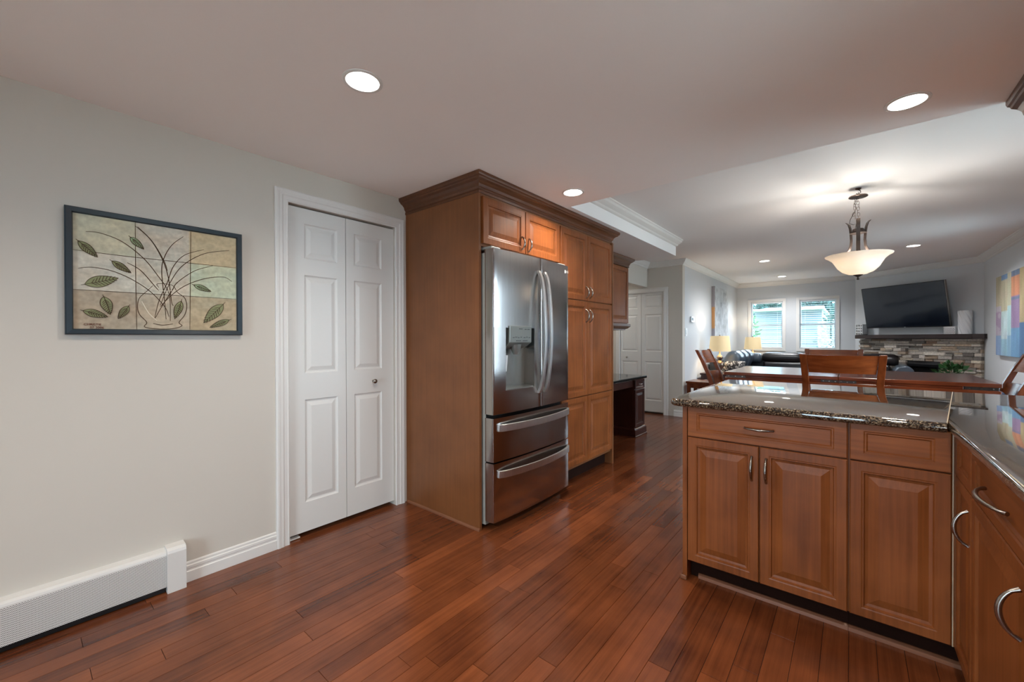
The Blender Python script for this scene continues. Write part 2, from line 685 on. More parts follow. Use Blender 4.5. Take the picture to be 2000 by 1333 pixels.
m.box(-1.30, -.20, -2.72, -2.6, 0, .06)
m.box(-1.30, -.20, -2.72, -2.6, 2.06, 2.45)
struct(m.build('wall_front', WALL))
# ---- ceilings
struct(MB().box(-2.7, 1.025, -2.72, 2.79, 2.26, 2.57).build('ceiling', CEIL))
struct(MB().box(-4.4, 1.65, 2.79, 10.65, 2.45, 2.57).build('ceiling_living', LIVING_CEIL))
struct(MB().box(LW, SOF, 2.79, 5.30, 2.26, 2.45).build('ceiling_soffit', LIVING_CEIL))

# ---- crown mouldings (room on the left of the travel direction)
CROWN = [(0, 0), (.075, 0), (.075, -.012), (.066, -.02), (.06, -.03), (.045, -.048), (.03, -.062), (.02, -.068), (.018, -.078), (.01, -.086), (0, -.09)]
CR2 = [(0, 0), (.09, 0), (.09, -.010), (.08, -.018), (.07, -.034), (.05, -.046), (.03, -.056), (.024, -.064), (.016, -.070), (0, -.074)]
struct(MB().sweep([(SOF, 5.30, 2.45), (SOF, 2.79, 2.45)], Z, CR2).build('trim_1', TRIM))
struct(MB().sweep([(-2.025, 10.5, 2.45), (-2.025, 6.587, 2.45), (LW, 6.587, 2.45), (LW, 5.30, 2.45)], Z, CROWN).build('trim_2', TRIM))
struct(MB().sweep([(1.53, 2.79, 2.45), (1.53, 9.3, 2.45), (.05, 10.5, 2.45), (-2.025, 10.5, 2.45)], Z, CROWN).build('trim_3', TRIM))
BASE = [(0, 0), (.014, 0), (.014, .052), (.010, .056), (.010, .064), (.012, .068), (.012, .080), (.007, .084), (.007, .094), (.003, .1), (0, .1)]
struct(MB().sweep([(LW, .956, 0), (LW, .528, 0)], Z, BASE).build('baseboard_left', TRIM))
struct(MB().sweep([(-2.025, 10.5, 0), (-2.025, 6.587, 0), (-2.155, 6.587, 0)], Z, BASE).build('baseboard_hall', TRIM))
struct(MB().sweep([(1.53, 2.9, 0), (1.53, 9.2, 0)], Z, BASE).build('baseboard_right', TRIM))

# ---- bifold doors
LEAFP = [((.0, .0), .028), ((.006, .006), .022), ((.012, .012), .020), ((.016, .016), .020), ((.040, .040), .0275)]
CASE = [(0, 0), (0, .010), (.006, .013), (.012, .011), (.03, .012), (.036, .016), (.05, .016), (.056, .018), (.066, .018), (.074, .012), (.074, 0)]


def leaf(parent, o, U, N, w_, h_, pans, stile):
    """moulded leaf: flat face with sunk and raised panels"""
    o, U, N = Vector(o), Vector(U), Vector(N)
    m = MB()
    t = .028
    xs = [0, stile[0], w_ - stile[1], w_]
    zs = [0]
    for a_, b_ in pans:
        zs += [a_, b_]
    zs.append(h_)
    m.obox(o, U * w_, N * .008, Z * h_)
    for i in range(3):
        for k in range(len(zs) - 1):
            w1, h1 = xs[i + 1] - xs[i], zs[k + 1] - zs[k]
            oo = o + U * xs[i] + Z * zs[k]
            if i == 1 and k % 2 == 1:
                L = []
                for ii, d in LEAFP:
                    L.append([oo + U * a_ + Z * b_ + N * d for a_, b_ in ((ii[0], ii[1]), (w1 - ii[0], ii[1]), (w1 - ii[0], h1 - ii[1]), (ii[0], h1 - ii[1]))])
                m.loops(L, True, False)
                m.add(L[-1], [(0, 1, 2, 3)])
            else:
                m.add([oo + N * t, oo + U * w1 + N * t, oo + U * w1 + Z * h1 + N * t, oo + Z * h1 + N * t], [(0, 1, 2, 3)])
    for p0, e1 in ((o, U * w_), (o + Z * h_, U * w_)):
        m.add([p0, p0 + e1, p0 + e1 + N * t, p0 + N * t], [(0, 1, 2, 3)])
    for p0 in (o, o + U * w_):
        m.add([p0, p0 + Z * h_, p0 + Z * h_ + N * t, p0 + N * t], [(0, 1, 2, 3)])
    return m.build('leaf', DOORW, parent)


PANS = [(.21 - .03, .845 - .03), (1.008 - .03, 1.614 - .03), (1.716 - .03, 1.93 - .03)]


def knob(parent, c, N, mat=NICKEL):
    c, N = Vector(c), Vector(N).normalized()
    m = MB()
    A = N.orthogonal().normalized()
    B = N.cross(A)
    L = [[c + N * z + (A * cos(t) + B * sin(t)) * r for t in [2 * PI * k / 16 for k in range(16)]]
         for r, z in ((.009, 0), (.007, .006), (.006, .014), (.013, .018), (.0165, .025), (.014, .032), (.006, .035))]
    m.loops(L)
    return m.build('knob', mat, parent, smooth=50)


d = structure('door_1', (LW, 1.4, 0))
l1 = leaf(d, (-2.624, 1.033, .032), Y, X, .365, 1.992, PANS, (.098, .056))
l2 = leaf(d, (-2.624, 1.402, .032), Y, X, .365, 1.992, PANS, (.056, .098))
knob(l2, (-2.596, 1.60, .925), X)
MB().sweep([(LW, 1.77, 0), (LW, 1.77, 2.035), (LW, 1.03, 2.035), (LW, 1.03, 0)], X, [(-a_, b_) for a_, b_ in CASE]).build('casing', TRIM, d)
MB().box(-2.63, -2.60, 1.035, 1.10, .004, .012).build('floor_bracket', TRIM, d)
d = structure('door_2', (-2.69, 6.587, 0))
l1 = leaf(d, (-2.690, 6.627, .03), -X, -Y, .438, 1.992, PANS, (.06, .1))
l2 = leaf(d, (-2.247, 6.627, .03), -X, -Y, .438, 1.992, PANS, (.1, .06))
knob(l1, (-2.93, 6.599, .906), -Y)
MB().sweep([(-3.13, 6.587, 0), (-3.13, 6.587, 2.04), (-2.243, 6.587, 2.04), (-2.243, 6.587, 0)], -Y, [(-a_, b_) for a_, b_ in CASE]).build('casing', TRIM, d)


# ---- windows in the far wall
def window(name, h, y0=10.5):
    x0, x1 = h
    r = structure(name, ((x0 + x1) / 2, y0, ZW0))
    f = MB()
    for a_, b_ in ((x0 - .05, x0 + .006), (x1 - .006, x1 + .05)):
        f.box(a_, b_, y0 - .016, y0, ZW0 - .055, ZW1 + .05)
    f.box(x0, x1, y0 - .016, y0, ZW1 - .006, ZW1 + .05)
    f.box(x0, x1, y0 - .02, y0, ZW0 - .055, ZW0 + .006)
    f.build('casing', TRIM, r)
    f = MB()
    for a_, b_ in ((x0, x0 + .03), (x1 - .03, x1)):
        f.box(a_, b_, y0 + .05, y0 + .10, ZW0, ZW1)
    f.box(x0 + .03, x1 - .03, y0 + .05, y0 + .10, ZW0, ZW0 + .03)
    f.box(x0 + .03, x1 - .03, y0 + .05, y0 + .10, ZW1 - .03, ZW1)
    f.box(x0 + .03, x1 - .03, y0 + .055, y0 + .095, 1.49, 1.53)
    f.build('sash', VINYL, r)
    MB().box(x0 + .03, x1 - .03, y0 + .07, y0 + .076, ZW0 + .03, 1.49).build('pane', GLASS, r)
    MB().box(x0 + .03, x1 - .03, y0 + .07, y0 + .076, 1.53, ZW1 - .03).build('pane', GLASS, r)
    return r


window('window_1', H1)
window('window_2', H2)
r = structure('added_window_3', (.905, 1.0, 1.20))  # out-of-view window, added to bring daylight into the kitchen
f = MB()
for a_, b_ in ((.55, .604), (1.396, 1.45)):
    f.box(.889, .905, a_, b_, 1.15, 2.0)
f.box(.889, .905, .604, 1.396, 1.944, 2.0)
f.box(.885, .905, .604, 1.396, 1.15, 1.206)
f.build('casing', TRIM, r)
f = MB()
for a_, b_ in ((.60, .63), (1.37, 1.40), (.985, 1.015)):
    f.box(.95, .99, a_, b_, 1.20, 1.95)
f.box(.95, .99, .63, 1.37, 1.20, 1.23)
f.box(.95, .99, .63, 1.37, 1.92, 1.95)
f.build('sash', VINYL, r)
MB().box(.967, .973, .63, 1.37, 1.23, 1.92).build('pane', GLASS, r)


def patio(name, o, U, w_, N, dz=0):
    """unseen sliding glass door, added for daylight; N points into the room"""
    o, U, N = Vector(o), Vector(U), Vector(N)
    r = structure(name, o)
    f = MB()
    for a_, b_ in ((-.07, .004), (w_ - .004, w_ + .07)):
        f.obox(o + U * a_, U * (b_ - a_), N * .016, Z * (2.12 + dz))
    f.obox(o + Z * (2.05 + dz), U * w_, N * .016, Z * .07)
    f.build('casing', TRIM, r)
    f = MB()
    for a_ in (0, w_ / 2 - .03, w_ - .06):
        f.obox(o + U * a_ - N * .09 + Z * .06, U * .06, N * .04, Z * (2.0 + dz))
    for z_ in (.06, 2.0 + dz):
        f.obox(o + U * .06 - N * .09 + Z * z_, U * (w_ - .12), N * .04, Z * .06)
    f.build('sash', VINYL, r)
    MB().obox(o + U * .06 - N * .073 + Z * .12, U * (w_ - .12), N * .006, Z * (1.88 + dz)).build('pane', GLASS, r)
    return r


patio('added_window_4', (1.53, 2.88, 0), Y, 1.40, -X, .1)  # out-of-view glass door, added to light the dining side
r = structure('added_window_6', (1.53, 6.6, .8))  # unseen window, added to brighten the living room
f = MB()
for a_, b_ in ((6.09, 6.154), (7.046, 7.11)):
    f.box(1.514, 1.53, a_, b_, .74, 2.22)
f.box(1.514, 1.53, 6.154, 7.046, 2.154, 2.22)
f.box(1.51, 1.53, 6.154, 7.046, .74, .806)
f.build('casing', TRIM, r)
f = MB()
for a_, b_ in ((6.15, 6.18), (7.02, 7.05)):
    f.box(1.58, 1.62, a_, b_, .80, 2.16)
f.box(1.58, 1.62, 6.18, 7.02, .80, .83)
f.box(1.58, 1.62, 6.18, 7.02, 2.13, 2.16)
f.box(1.58, 1.62, 6.18, 7.02, 1.46, 1.50)
f.build('sash', VINYL, r)
MB().box(1.597, 1.603, 6.18, 7.02, .83, 1.46).build('pane', GLASS, r)
MB().box(1.597, 1.603, 6.18, 7.02, 1.50, 2.13).build('pane', GLASS, r)
patio('added_window_5', (-1.30, -2.60, 0), X, 1.10, Y)  # glass door behind the camera, added to brighten the kitchen


def blind(h, label, tilt):
    x0, x1 = h[0] + .012, h[1] - .012
    r = thing('window_blind', label, 'blind', ((x0 + x1) / 2, 10.53, ZW1), 'blinds in the far windows')
    MB().box(x0, x1, 10.512, 10.546, ZW1 - .045, ZW1 - .004).build('headrail', VINYL, r, bevel=.003)
    m = MB()
    z = ZW1 - .07
    while z > ZW0 + .05:
        dz = .02 * sin(tilt)
        dy = .02 * cos(tilt)
        m.obox((x0, 10.529 - dy, z - dz), (x1 - x0, 0, 0), (0, 2 * dy, 2 * dz), (0, 0, .0022))
        z -= .044
    m.build('slats', VINYL, r)
    MB().box(x0, x1, 10.514, 10.544, ZW0 + .012, ZW0 + .03).build('bottom_rail', VINYL, r, bevel=.003)
    for xx in (x0 + .09, x1 - .09):
        MB().tube([(xx, 10.509, ZW1 - .03), (xx, 10.509, ZW0 + .02)], .0015, 6).build('ladder_cord', VINYL, r)


blind(H1, 'white slatted blind in the far window nearer the corner lamp', .08)
blind(H2, 'white slatted blind in the far window nearer the television', .12)

# ================================================================== KITCHEN, LEFT SIDE
# ---- baseboard heater
t = thing('baseboard_heater', 'white perforated baseboard heater along the wall under the framed picture', 'heater', (LW, -.35, 0))
m = MB()
m.prism([(LW, .03), (-2.532, .03), (-2.532, .184), (-2.535, .193), (-2.545, .2), (LW, .206)], 'Y', -1.25, .462)
m.build('cover', PERF, t)
m = MB()
m.prism([(LW, 0), (-2.52, 0), (-2.52, .19), (-2.524, .202), (-2.536, .212), (LW, .216)], 'Y', .454, .527)
m.build('end_cap', HEATW, t)
MB().box(LW, -2.545, -1.25, .45, .004, .028).build('recess', BLACK, t)

# ---- framed picture: leaves and a vase on nine colour fields
t = thing('framed_picture', 'framed picture of leaves and a vase left of the white door', 'picture', (LW, .457, 1.517))
y0, y1, z0, z1 = .130, .784, 1.243, 1.790
fw = .025
MB().sweep([(LW, y0, z0), (LW, y1, z0), (LW, y1, z1), (LW, y0, z1)], X, [(0, 0), (0, .026), (.004, .030), (fw - .004, .026), (fw, .018), (fw, 0)], closed=True).build('frame', FRAMEB, t)
nx, nz = 90, 72
fields = [['c9c5ac', 'c8bfae', 'c4b494'], ['cfc7b6', 'c9c0ae', 'c0c6ac'], ['b0a18c', 'b9ac97', 'b7a78a']]
m = MB()
cols = []
XP = LW + .014
rp = random.Random(3)


def vnoise(a_, b_, seed=0):
    def h(i, j):
        q = sin(i * 127.1 + j * 311.7 + seed * 74.7) * 43758.5453
        return q - math.floor(q)
    i, j = math.floor(a_), math.floor(b_)
    u, v = a_ - i, b_ - j
    u, v = u * u * (3 - 2 * u), v * v * (3 - 2 * v)
    return (h(i, j) * (1 - u) + h(i + 1, j) * u) * (1 - v) + (h(i, j + 1) * (1 - u) + h(i + 1, j + 1) * u) * v


for k in range(nz + 1):
    for i in range(nx + 1):
        yy = y0 + fw - .002 + (y1 - y0 - 2 * fw + .004) * i / nx
        zz = z0 + fw - .002 + (z1 - z0 - 2 * fw + .004) * k / nz
        m.v.append((XP, yy, zz))
        ci = 0 if yy < .356 else (1 if yy < .558 else 2)
        ri = 0 if zz > 1.605 else (1 if zz > 1.437 else 2)
        c = lin(fields[ri][ci])
        n_ = .62 * vnoise(yy * 28, zz * 60, 1) + .38 * vnoise(yy * 90, zz * 120, 2)
        g = .88 + .34 * n_
        gr = vnoise(yy * 14, zz * 20, 5)
        cols.append((c[0] * g * (1.05 - .12 * gr), c[1] * g, c[2] * g * (.95 + .1 * gr)))
for k in range(nz):
    for i in range(nx):
        b_ = k * (nx + 1) + i
        m.f.append((b_, b_ + 1, b_ + nx + 2, b_ + nx + 1))
        m.m.append(0)
m.build('canvas', COLM, t, cols=cols)
INK = paint('painted_brown_line', '4f3a24', .7)
INK2 = paint('painted_pale_line', 'd6cdb8', .7)
LEAFP1 = paint('painted_leaf_green', '8b9066', .7)
LEAFP2 = paint('painted_leaf_teal', '9ab48a', .7)
SIGM = paint('painted_signature', '6a2f1c', .7)


def smooth_path(pts, n=6):
    P = [Vector((XP + .0006, a_, b_)) for a_, b_ in pts]
    out = []
    for i in range(len(P) - 1):
        p0, p1, p2, p3 = P[max(i - 1, 0)], P[i], P[i + 1], P[min(i + 2, len(P) - 1)]
        for k in range(n):
            u = k / n
            out.append(.5 * ((2 * p1) + (-p0 + p2) * u + (2 * p0 - 5 * p1 + 4 * p2 - p3) * u * u + (-p0 + 3 * p1 - 3 * p2 + p3) * u ** 3))
    return out + [P[-1]]


def stroke(m, pts, w_, mi=0, h=.0008):
    P = smooth_path(pts)
    L = []
    for i, p in enumerate(P):
        tt = (P[min(i + 1, len(P) - 1)] - P[max(i - 1, 0)]).normalized()
        q = Vector((0, -tt.z, tt.y)) * w_ * .5 * (.5 + .5 * sin(PI * (i + .6) / len(P)))
        L.append([p - q, p + q, p + q + X * h, p - q + X * h])
    m.loops(L, True, True, mi)


stems = [[(.194, 1.691), (.238, 1.693), (.308, 1.668), (.381, 1.604), (.432, 1.529), (.475, 1.444), (.479, 1.311)],
         [(.17, 1.528), (.211, 1.538), (.274, 1.53), (.341, 1.499), (.406, 1.448), (.458, 1.38), (.474, 1.332)],
         [(.326, 1.574), (.371, 1.545), (.421, 1.477), (.437, 1.454)],
         [(.354, 1.749), (.407, 1.696), (.448, 1.614), (.472, 1.527), (.485, 1.402), (.493, 1.389)],
         [(.362, 1.747), (.412, 1.69), (.454, 1.608), (.47, 1.555)],
         [(.532, 1.733), (.487, 1.683), (.457, 1.615), (.448, 1.545), (.458, 1.408), (.463, 1.318)],
         [(.616, 1.682), (.537, 1.642), (.492, 1.578), (.469, 1.499), (.437, 1.406), (.421, 1.323)],
         [(.727, 1.696), (.619, 1.662), (.531, 1.591), (.48, 1.5), (.442, 1.386)],
         [(.653, 1.604), (.577, 1.568), (.508, 1.503), (.486, 1.459), (.447, 1.379), (.423, 1.323)],
         [(.739, 1.531), (.7, 1.551), (.619, 1.533), (.542, 1.492), (.485, 1.438), (.442, 1.379)]]
m = MB()
for s_ in stems:
    stroke(m, s_, .0034)
for s_ in ([(.354, 1.768), (.3545, 1.5), (.357, 1.266)], [(.562, 1.764), (.559, 1.5), (.556, 1.27)], [(.153, 1.606), (.353, 1.603), (.757, 1.607)], [(.153, 1.436), (.36, 1.437), (.757, 1.438)]):
    stroke(m, s_, .0026)
m.build('painted_stems', INK, t)
m = MB()
VS = [(.437, 1.47), (.432, 1.488), (.486, 1.487), (.508, 1.453), (.536, 1.427), (.544, 1.385), (.535, 1.342), (.513, 1.305), (.524, 1.288), (.485, 1.273), (.42, 1.272), (.384, 1.281), (.392, 1.302), (.367, 1.338), (.36, 1.374), (.367, 1.415), (.395, 1.451), (.415, 1.478)]
stroke(m, VS, .0034)
stroke(m, [(.415, 1.297), (.45, 1.29), (.49, 1.297)], .0034)
stroke(m, [(.40, 1.466), (.45, 1.455), (.505, 1.462)], .003, 1)
stroke(m, [(.375, 1.40), (.40, 1.345), (.43, 1.31)], .004, 1)
m.build('painted_vase', [INK, INK2], t)
leaves = [((.17, 1.647), (.23, 1.584), .016, 0), ((.274, 1.575), (.339, 1.528), .014, 0), ((.189, 1.461), (.296, 1.5), .024, 0), ((.336, 1.694), (.384, 1.645), .013, 1),
          ((.247, 1.413), (.269, 1.333), .019, 0), ((.183, 1.347), (.261, 1.322), .016, 0), ((.33, 1.376), (.294, 1.315), .014, 0), ((.572, 1.497), (.646, 1.469), .013, 1),
          ((.522, 1.412), (.496, 1.322), .016, 0), ((.699, 1.408), (.613, 1.306), .025, 0), ((.726, 1.325), (.639, 1.283), .014, 0)]
m = MB()
for (ay, az), (by, bz), hw, mi in leaves:
    A_, B_ = Vector((XP + .0012, ay, az)), Vector((XP + .0012, by, bz))
    tt = (B_ - A_).normalized()
    q = Vector((0, -tt.z, tt.y))
    for sd in (1, -1):
        ring = [A_.lerp(B_, k / 10) for k in range(11)] + [A_.lerp(B_, k / 10) + q * sd * hw * sin(PI * (k / 10) ** .8) for k in range(9, 0, -1)]
        m.loops([ring, [p + X * .0006 for p in ring]], True, True, mi)
    ay2, az2 = ay + (ay - by) * .1, az + (az - bz) * .1
    stroke(m, [(ay2, az2), ((ay + by) / 2 + .002, (az + bz) / 2), (by, bz)], .002, 2, .003)
    for k in range(2, 9):
        p = A_.lerp(B_, k / 10)
        for sd in (1, -1):
            e = A_.lerp(B_, min(1, k / 10 + .13)) + q * sd * hw * .85 * sin(PI * (k / 10 + .05))
            stroke(m, [(p.y, p.z), (e.y, e.z)], .0022, 2, .003)
    edge = [A_.lerp(B_, k / 8) + q * hw * sin(PI * (k / 8) ** .8) for k in range(9)]
    edge2 = [A_.lerp(B_, k / 8) - q * hw * sin(PI * (k / 8) ** .8) for k in range(9)]
    stroke(m, [(p.y, p.z) for p in edge], .0026, 2, .003)
    stroke(m, [(p.y, p.z) for p in edge2], .0026, 2, .003)
m.build('painted_leaves', [LEAFP1, LEAFP2, INK], t)


def text(name, body, size, o, U, V, N, mat, parent, depth=.0006):
    cu = bpy.data.curves.new(name, 'FONT')
    cu.body, cu.size, cu.extrude = body, size, depth
    tmp = bpy.data.objects.new('tmp', cu)
    C.objects.link(tmp)
    bpy.context.view_layer.update()
    me = bpy.data.meshes.new_from_object(tmp.evaluated_get(bpy.context.evaluated_depsgraph_get()))
    bpy.data.objects.remove(tmp)
    mt = Matrix((U, V, N)).transposed().to_4x4()
    mt.translation = Vector(o) - ORG[parent.name_full]
    me.transform(mt)
    me.materials.clear()
    me.materials.append(mat)
    ob = bpy.data.objects.new(name, me)
    C.objects.link(ob)
    ob.parent = parent
    return ob


text('signature', 'CHRISTIE\n     07 2006', .0135, (XP + .0012, .185, 1.283), Y, Z, X, SIGM, t)

# ---- fridge surround, pantry, crown
YP = 1.867
DX = -1.818
t = thing('over_fridge_cabinet', 'refrigerator surround with two-door cabinet above and tall brown end panel', 'cabinet', (-2.2, 2.33, 0))
MB().box(LW, DX - .002, YP + .021, 2.784, 1.812, 2.15).build('body', PANELW, t)
MB().box(LW, -1.817, YP, YP + .02, 0, 2.15).build('end_panel', PANELW, t)
MB().prism([(YP - .012, 0), (YP, 0), (YP, .016), (YP - .004, .015), (YP - .010, .008)], 'X', LW + .014, -1.813).build('quarter_round', SHOE, t)
for ya, yb, hy in ((1.889, 2.324, 2.285), (2.330, 2.774, 2.366)):
    dr = front('door', t, (DX, ya, 1.828), Y, X, yb - ya, .30, fr=.052)
    pull(dr, (DX + .019, hy, 1.852), (DX + .019, hy, 1.942), X, .026)
t = thing('pantry_cabinet', 'tall six-door wooden pantry cabinet right of the refrigerator', 'cabinet', (-2.2, 3.25, 0))
MB().box(LW, DX - .002, 2.788, 3.70, .12, 2.15).build('body', PANELW, t)
MB().box(LW, -1.88, 2.788, 3.70, 0, .119).build('toe_kick', TOEW, t)
MB().box(LW, -1.797, 3.701, 3.721, 0, 2.15).build('side_panel', PANELW, t)
for ya, yb, sd in ((2.791, 3.221, 1), (3.227, 3.695, -1)):
    hy = yb - .03 if sd > 0 else ya + .03
    for za, zb, hz in ((.146, .716, None), (.722, 1.545, (1.365, 1.475)), (1.553, 2.128, (1.578, 1.676))):
        dr = front('door', t, (DX, ya, za), Y, X, yb - ya, zb - za, fr=.052)
        if hz:
            pull(dr, (DX + .019, hy, hz[0]), (DX + .019, hy, hz[1]), X, .03)
CWP = [(0, -.002), (.004, -.002), (.006, .012), (.003, .022), (.006, .028), (.012, .034), (.016, .05), (.03, .064), (.046, .072), (.05, .08), (.058, .084), (.062, .094), (.062, .109), (0, .109)]
cw = MB().sweep([(LW, 3.724, 2.15), (-1.817, 3.724, 2.15), (-1.817, YP, 2.15), (LW, YP, 2.15)], Z, CWP).build('crown_molding', CROWNW)
tag(cw, 'dark brown stepped crown molding along the top of the fridge and pantry cabinets', 'molding')

# ---- refrigerator
FX, FY0, FY1 = -1.727, 1.899, 2.784
t = thing('refrigerator', 'stainless steel french door refrigerator with water dispenser and two freezer drawers', 'refrigerator', (-2.15, 2.37, 0))
MB().box(-2.55, -1.801, FY0 + .003, FY1 - .006, .03, 1.77).build('body', STEELSIDE, t, bevel=.004)
MB().box(-2.50, -1.85, FY0 + .03, FY1 - .03, .002, .03).build('base_grille', BLACK, t)


def bulge(y):
    u = (y - FY0) / (FY1 - FY0) * 2 - 1
    return FX + .022 * (1 - u * u)


def slab_front(m, ya, yb, za, zb, back=-1.797, cap0=True, cap1=True, mi=0):
    pts = []
    r = .009
    n = 12
    for k in range(n + 1):
        y = ya + (yb - ya) * k / n
        pts.append((bulge(y), y))
    if cap0:
        x0 = bulge(ya)
        pts = [(x0 - r, ya), (x0 - r * .3, ya + r * .3), (x0, ya + r)] + pts[1:]
    if cap1:
        x0 = bulge(yb)
        pts = pts[:-1] + [(x0, yb - r), (x0 - r * .3, yb - r * .3), (x0 - r, yb)]
    pts = [(back, ya)] + pts + [(back, yb)]
    m.prism(pts, 'Z', za, zb, mi)


YM = 2.383
RY0, RY1, RZ0, RZ1 = 2.010, 2.302, .887, 1.293
# left door with the dispenser recess cut out
m = MB()
slab_front(m, FY0, YM - .003, .740, RZ0)
slab_front(m, FY0, RY0, RZ0, RZ1, cap1=False)
slab_front(m, RY1, YM - .003, RZ0, RZ1, cap0=False)
slab_front(m, FY0, YM - .003, RZ1, 1.790)
dl = m.build('door', STEEL, t, smooth=35)
m = MB()
m.add([(-1.795, RY0, RZ0), (-1.795, RY1, RZ0), (-1.795, RY1, RZ1), (-1.795, RY0, RZ1)], [(0, 1, 2, 3)])
m.build('dispenser_recess', DISPW, dl)
m = MB()
m.prism([(-1.795, 1.15), (-1.745, 1.17), (-1.706, 1.195), (-1.704, 1.305), (-1.785, 1.305)], 'Y', 2.038, 2.270)
m.build('dispenser_panel', GREYP, dl, bevel=.003)
for yy, zz, ww in [(2.085, 1.226, .016), (2.11, 1.229, .02), (2.14, 1.226, .012), (2.165, 1.229, .014), (2.2, 1.226, .018), (2.23, 1.229, .012), (2.255, 1.226, .016),
                   (2.15, 1.284, .035), (2.21, 1.282, .02), (2.24, 1.282, .025), (2.12, 1.205, .05), (2.19, 1.205, .05)]:
    MB().box(-1.706, -1.7032, yy - .018, yy - .018 + ww, zz, zz + .004).build('button', DARKGREY, dl)
m = MB()
m.lathe([(.0, -.05), (.02, -.05), (.034, -.012), (.04, .018), (.0, .018)], (-1.748, 2.147, 1.165), 20)
m.build('spout', GREYP, dl, smooth=40)
m = MB()
m.obox((-1.792, 2.027, 1.0), (.004, 0, 0), (0, .075, 0), (.012, 0, .11))
m.build('dispenser_paddle', HEATW, dl, bevel=.004)
m = MB()
m.prism([(-1.795, RZ0), (bulge(2.17) - .003, RZ0), (bulge(2.17) - .003, RZ0 + .008), (-1.795, RZ0 + .014)], 'Y', RY0 + .001, RY1 - .001)
m.build('drip_tray', DISPW, dl)
m = MB()
slab_front(m, YM + .003, FY1, .740, 1.790)
dr_ = m.build('door', STEEL, t, smooth=35)
m = MB()
slab_front(m, FY0, FY1, .441, .717)
w1 = m.build('drawer', STEEL, t, smooth=35)
m = MB()
slab_front(m, FY0, FY1, .060, .431)
w2 = m.build('drawer', STEEL, t, smooth=35)
MB().box(-1.801, -1.797, FY0 + .012, FY1 - .012, .06, 1.785).build('gasket', BLACK, t)
for ya in (FY0 + .01, FY1 - .10):
    MB().box(-1.86, -1.75, ya, ya + .09, 1.791, 1.808).build('hinge_cover', STEELSIDE, t, bevel=.004)


def bar(parent, pts, wv, tv, name='handle'):
    """flat bowed bar: wv half width vector, tv half thickness vectors"""
    L = []
    for p, tk in pts:
        p = Vector(p)
        L.append([p - wv - tk, p + wv - tk, p + wv + tk, p - wv + tk])
    return MB().loops(L).build(name, STEELH, parent, smooth=40, bevel=.002)


for par, yy, sg in ((dl, YM - .036, -1), (dr_, YM + .036, 1)):
    pts = []
    for k in range(21):
        u = k / 20
        o_ = sin(PI * u) ** .55
        pts.append(((bulge(yy) + .004 + .062 * o_, yy, .838 + u * .86), X * (.007 + .006 * (1 - o_))))
    bar(par, pts, Y * .0115, None)
for par, zz in ((w1, .655), (w2, .362)):
    pts = []
    for k in range(25):
        u = k / 24
        yy = 1.934 + u * (2.768 - 1.934)
        o_ = sin(PI * u) ** .5
        pts.append(((bulge(yy) + .002 + .05 * o_, yy, zz), X * (.006 + .006 * (1 - o_))))
    bar(par, pts, Z * .0225, None)
m = MB()
cx_, cy_, cz_ = bulge(2.728) - .0015, 2.728, 1.743
L = [[Vector((cx_ + d_ + .0025 * 0, cy_ + r_ * cos(a_), cz_ + r_ * sin(a_))) for a_ in [2 * PI * k / 24 for k in range(24)]] for d_, r_ in ((-.002, .013), (.0022, .013))]
m.loops(L)
lg = m.build('logo', PLATE, dr_)
text('logo_lettering', 'LG', .024, (cx_ + .004, cy_ + .018, cz_ - .008), Y, Z, X, PLATE, dr_)

# ---- desk beyond the pantry
t = thing('built_in_desk', 'dark wood built-in desk with drawer pedestal past the pantry cabinet', 'desk', (-2.3, 4.5, 0))
MB().box(LW, -2.075, 4.865, 5.165, .10, .708).build('pedestal', DARKW, t)
m = MB()
m.sweep([(LW, 5.165, 0), (-2.075, 5.165, 0), (-2.075, 4.865, 0), (LW, 4.865, 0)], Z, [(0, 0), (.036, 0), (.036, .012), (.03, .016), (.028, .085), (.022, .095), (.012, .105), (0, .11)])
m.build('plinth', DARKW, t)
dw = front('drawer', t, (-2.076, 4.872, .59), Y, X, .286, .112, 'flat', DARKW, .03, .022)
pull(dw, (-2.056, 4.97, .648), (-2.056, 5.06, .648), X, .022)
front('door', t, (-2.076, 4.872, .12), Y, X, .286, .462, 'raised', DARKW, .038)
MB().box(LW, -2.09, 3.725, 4.865, .62, .708).build('apron', DARKW, t)
MB().box(LW, -2.54, 3.725, 4.865, .0, .62).build('back_panel', DARKW, t)
MB().box(LW, -2.042, 3.724, 5.205, .710, .745).build('desktop', DARKSTONE, t, bevel=.008)
t = thing('wall_cabinet', 'dark wall cabinet above the desk with satin raised door and stepped molding', 'cabinet', (-2.4, 4.4, 1.33))
MB().box(LW, -2.28, 3.725, 5.13, 1.41, 2.15).build('body', MAPLE, t)
for ya, yb in ((3.73, 4.42), (4.43, 5.125)):
    dr = front('door', t, (-2.279, ya, 1.42), Y, X, yb - ya, .72, fr=.055)
    if ya > 4:
        pull(dr, (-2.26, ya + .03, 1.45), (-2.26, ya + .03, 1.55), X, .028)
MB().sweep([(LW, 5.13, 2.15), (-2.26, 5.13, 2.15), (-2.26, 3.725, 2.15)], Z, CWP).build('crown', CROWNW, t)
MB().sweep([(LW, 5.13, 1.41), (-2.262, 5.13, 1.41), (-2.262, 3.725, 1.41)], Z, [(0, 0), (.02, 0), (.02, -.03), (.012, -.04), (0, -.05), (-.01, -.06), (-.03, -.065), (-.03, -.08), (-.04, -.08), (-.04, 0)]).build('light_rail', CROWNW, t)

